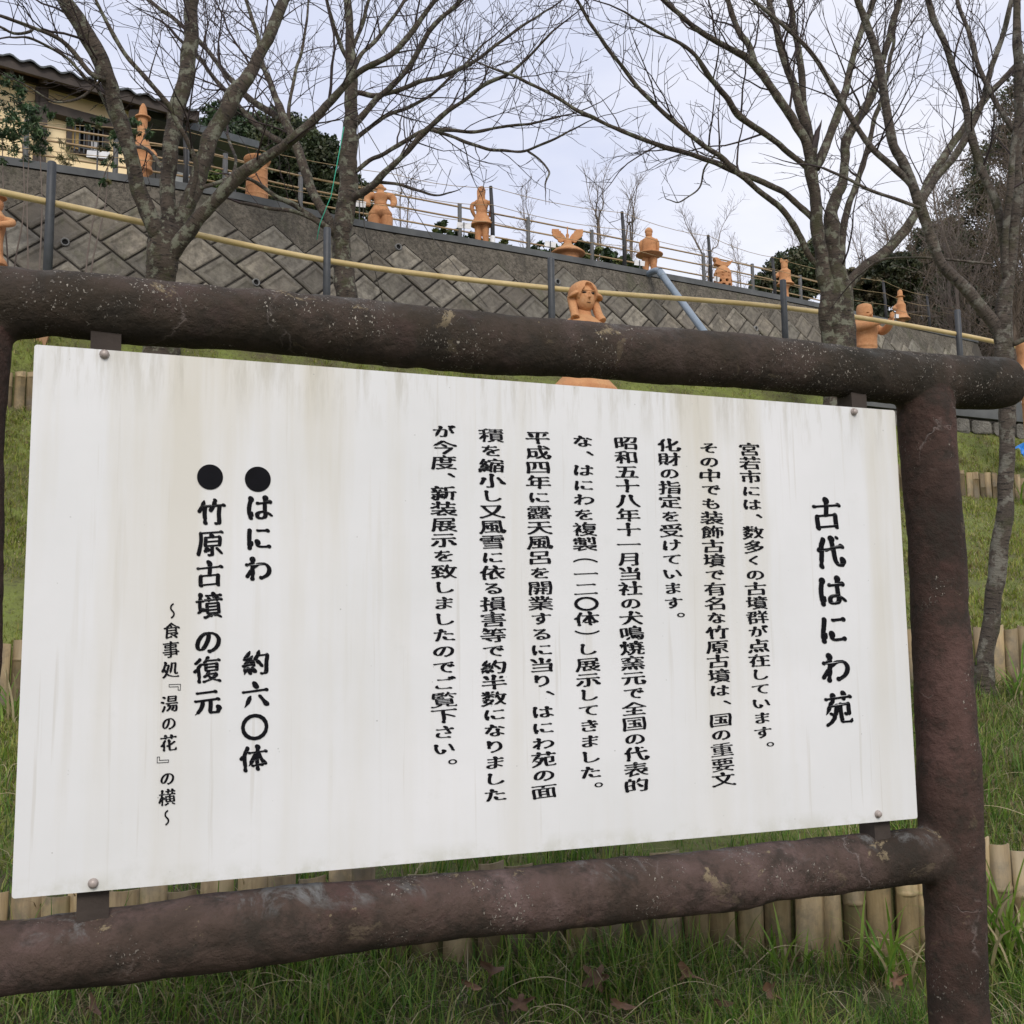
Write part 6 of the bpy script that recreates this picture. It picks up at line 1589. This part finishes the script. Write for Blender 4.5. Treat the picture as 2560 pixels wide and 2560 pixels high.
# taller strappy grass clumps, straw seed stalks
def clump(px, py, d, n, h, seed_, label, w=.011):
    q = at(px, py, d); z = float(ground(np.array([q[0]]), np.array([q[1]]))[0]); g_ = np.random.default_rng(seed_)
    root = empty('grass_clump', (q[0], q[1], z), label, 'grass clump', 'tall arching grass clumps')
    Vv = []; Fq = []; T_ = []
    for i in range(n):
        az = g_.uniform(0, 2 * np.pi); l = h * g_.uniform(.55, 1.15); le = g_.uniform(.2, .9); b_ = np.array([q[0] + g_.normal(0, .035), q[1] + g_.normal(0, .035), z - .02])
        D_ = np.array([np.cos(az), np.sin(az), 0]); W_ = np.array([-D_[1], D_[0], 0]); n0 = len(Vv)
        for j in range(7):
            f = j / 6; c_ = b_ + D_ * l * le * f ** 1.7 + np.array([0, 0, l * (f - .55 * le * f * f)]); ww = w * (1 - f ** 2.5) * .5 + .0004
            Vv += [c_ - W_ * ww, c_ + W_ * ww]
            if j: Fq.append((n0 + 2 * j - 2, n0 + 2 * j - 1, n0 + 2 * j + 1, n0 + 2 * j)); T_.append(np.array(GR[i % 3 if i % 6 else 1]) * g_.uniform(.8, 1.3) if i % 5 else np.array(ST[0]))
    big_mesh('blades', Vv, Fq, MT['grass'], root, tint=np.array(T_))['kind'] = 'stuff'
for i, a in enumerate([(2520, 2300, 3.05, 46, .42, 'tall arching green grass clump right of the sign post near the lower edge'), (2470, 2180, 3.15, 26, .34, 'tall grass clump touching the right side of the sign post'),
                       (2545, 1640, 5.3, 34, .40, 'arching grass clump at the foot of the smooth barked cherry tree'), (2440, 1660, 5.4, 22, .30, 'small grass clump between the sign post and the smooth barked cherry'),
                       (2190, 2260, 3.0, 26, .26, 'grass clump in front of the bamboo stakes below the log joint'), (1950, 2290, 3.0, 22, .22, 'grass clump in front of the bamboo stakes below the lower log'),
                       (20, 1800, 4.75, 26, .32, 'grass clump by the middle bamboo row at the left edge'), (2555, 1090, 10.8, 14, .45, 'thin grass clump below the path by the blue sheet'),
                       (1440, 2350, 2.9, 18, .18, 'low grass clump in front of the stakes under the middle of the lower log')]):
    clump(*a[:5], 70 + i, a[5], .010 if i != 7 else .02)
# long loose straw stems lying over the grass
tw = Twigs(); r_ = random.Random(9)
for i in range(90):
    x = r_.uniform(-1.5, 2.3); y = r_.uniform(2.5, 3.2 + .1 * x) if i < 60 else r_.uniform(3.3, 4.6); z = float(ground(np.array([x]), np.array([y]))[0])
    if i >= 60: x = r_.choice([-1, 1]) * r_.uniform(1.45, 2.3)
    if abs(y - float(row1(x))) < .08: continue
    z = float(ground(np.array([x]), np.array([y]))[0]); a = r_.uniform(0, 6.28); l = r_.uniform(.12, .45); P = [np.array([x, y, z + .02])]
    for k_ in range(5):
        a += r_.uniform(-.35, .35); P.append(P[-1] + np.array([math.cos(a), math.sin(a) * .5, .55 - .28 * k_]) * l / 5)
    tw.add(catmull(P, 3), .0013, .0007, 4)
MT['straw'] = simple('dry straw', (.36, .29, .16), (.5, .43, .27), 20, .7, 0)
o = tw.build('dry_straw', MT['straw'], None)
# fallen leaves
def leaf_mesh(seed_, lobes):
    r_ = random.Random(seed_); pts = []; n_ = 26
    for i in range(n_):
        th = i / n_ * 2 * math.pi
        rr_ = (.42 + .58 * abs(math.cos(th * lobes / 2)) ** 1.6) if lobes else .5 + .5 * abs(math.cos(th)) ** 1.5
        rr_ *= r_.uniform(.75, 1.12); pts.append((math.cos(th) * rr_, math.sin(th) * rr_ * (.85 if lobes else .5), 0))
    vs = [(0, 0, .0)] + [(x, y, .55 * (x * x + y * y) * math.cos(2 * math.atan2(y, x) + seed_) + .35 * abs(y) + r_.uniform(-.08, .08)) for x, y, _ in pts] + [(x * .55, y * .55, .06 * abs(y)) for x, y, _ in pts]
    fs = [(0, n_ + 1 + i, n_ + 1 + (i + 1) % n_) for i in range(n_)] + [(n_ + 1 + i, 1 + i, 1 + (i + 1) % n_, n_ + 1 + (i + 1) % n_) for i in range(n_)]
    me = bpy.data.meshes.new('fallen_leaf'); me.from_pydata([tuple(c_ * .05 for c_ in v_) for v_ in vs], [], fs); me.materials.append(MT['dead_leaf']); me.shade_smooth(); return me
lm = [leaf_mesh(i, [5, 0, 3, 5][i]) for i in range(4)]
LP = [(1495, 2475, 1.25, 0, 'large curled brown lobed leaf upright in the grass below the middle of the log'), (1180, 2495, .9, 1, 'small rusty leaf in the grass left of the large lobed leaf'),
      (1230, 2460, 1.0, 2, 'dark brown leaf tilted beside the small rusty leaf'), (1300, 2540, 1.0, 0, 'dark maple like leaf at the bottom edge left of the large lobed leaf'),
      (1720, 2470, 1.1, 2, 'dark brown standing leaf right of the large lobed leaf'), (1930, 2510, 1.1, 3, 'brown leaf at the lower right in front of the sign post'),
      (1810, 2540, .8, 1, 'small brown leaf near the bottom edge left of the sign post'), (230, 2550, .9, 2, 'brown leaf at the bottom edge in the left grass'),
      (2240, 2480, .9, 0, 'brown leaf beside the foot of the sign post'), (2540, 2260, 1.2, 3, 'dark leaf at the right edge near the tall grass clump'), (1560, 2548, 1.0, 1, 'reddish brown leaf below the large lobed leaf at the bottom edge')]
for i, (px, py, s, k_, lb) in enumerate(LP):
    # drop onto the ground along the view ray
    r = ray(px, py); best = None
    for d in np.linspace(2.2, 4, 400):
        q = CAM + r * d
        if q[2] <= float(ground(np.array([q[0]]), np.array([q[1]]))[0]) + .045: best = q; break
    if best is None: continue
    o = bpy.data.objects.new('fallen_leaf', lm[k_]); col.objects.link(o)
    o.location = Vector(best) + Vector((0, 0, .03)); r_ = random.Random(i); o.scale = (s * .72, s * r_.uniform(.5, .75), s * .8); o.rotation_euler = (R(r_.uniform(35, 75)), R(r_.uniform(-25, 25)), R(r_.uniform(-60, 60)))
    tag(o, lb, 'leaf', 'fallen leaves in the grass')
# crumpled blue sheet at the right edge, wooden offcut at the left
q = at(2556, 1130, 11.4); z = float(ground(np.array([q[0]]), np.array([q[1]]))[0])
bm = bmesh.new(); bmesh.ops.create_grid(bm, x_segments=8, y_segments=6, size=.10)
for v_ in bm.verts: v_.co.z = .08 * noise.noise(v_.co * 14) + .04
me = bpy.data.meshes.new('plastic_sheet'); bm.to_mesh(me); bm.free(); me.materials.append(MT['blue'])
o = bpy.data.objects.new('plastic_sheet', me); col.objects.link(o); o.location = (q[0] + .02, q[1], q[2] - .03); o.rotation_euler = (R(50), 0, R(20)); tag(o, 'crumpled bright blue plastic sheet lying on the slope at the right edge', 'sheet')
q = at(105, 850, 7.9); mb = MB(); mb.box((0, 0, 0), (.075, .03, .14), Euler((.3, .35, .2)).to_matrix()); o = mb.build('wooden_offcut', simple('raw orange timber', (.34, .19, .10), (.42, .25, .14), 8, .8, .2, .002)); o.location = Vector(q); tag(o, 'short orange brown wooden offcut stuck in the slope above the sign corner', 'wood')
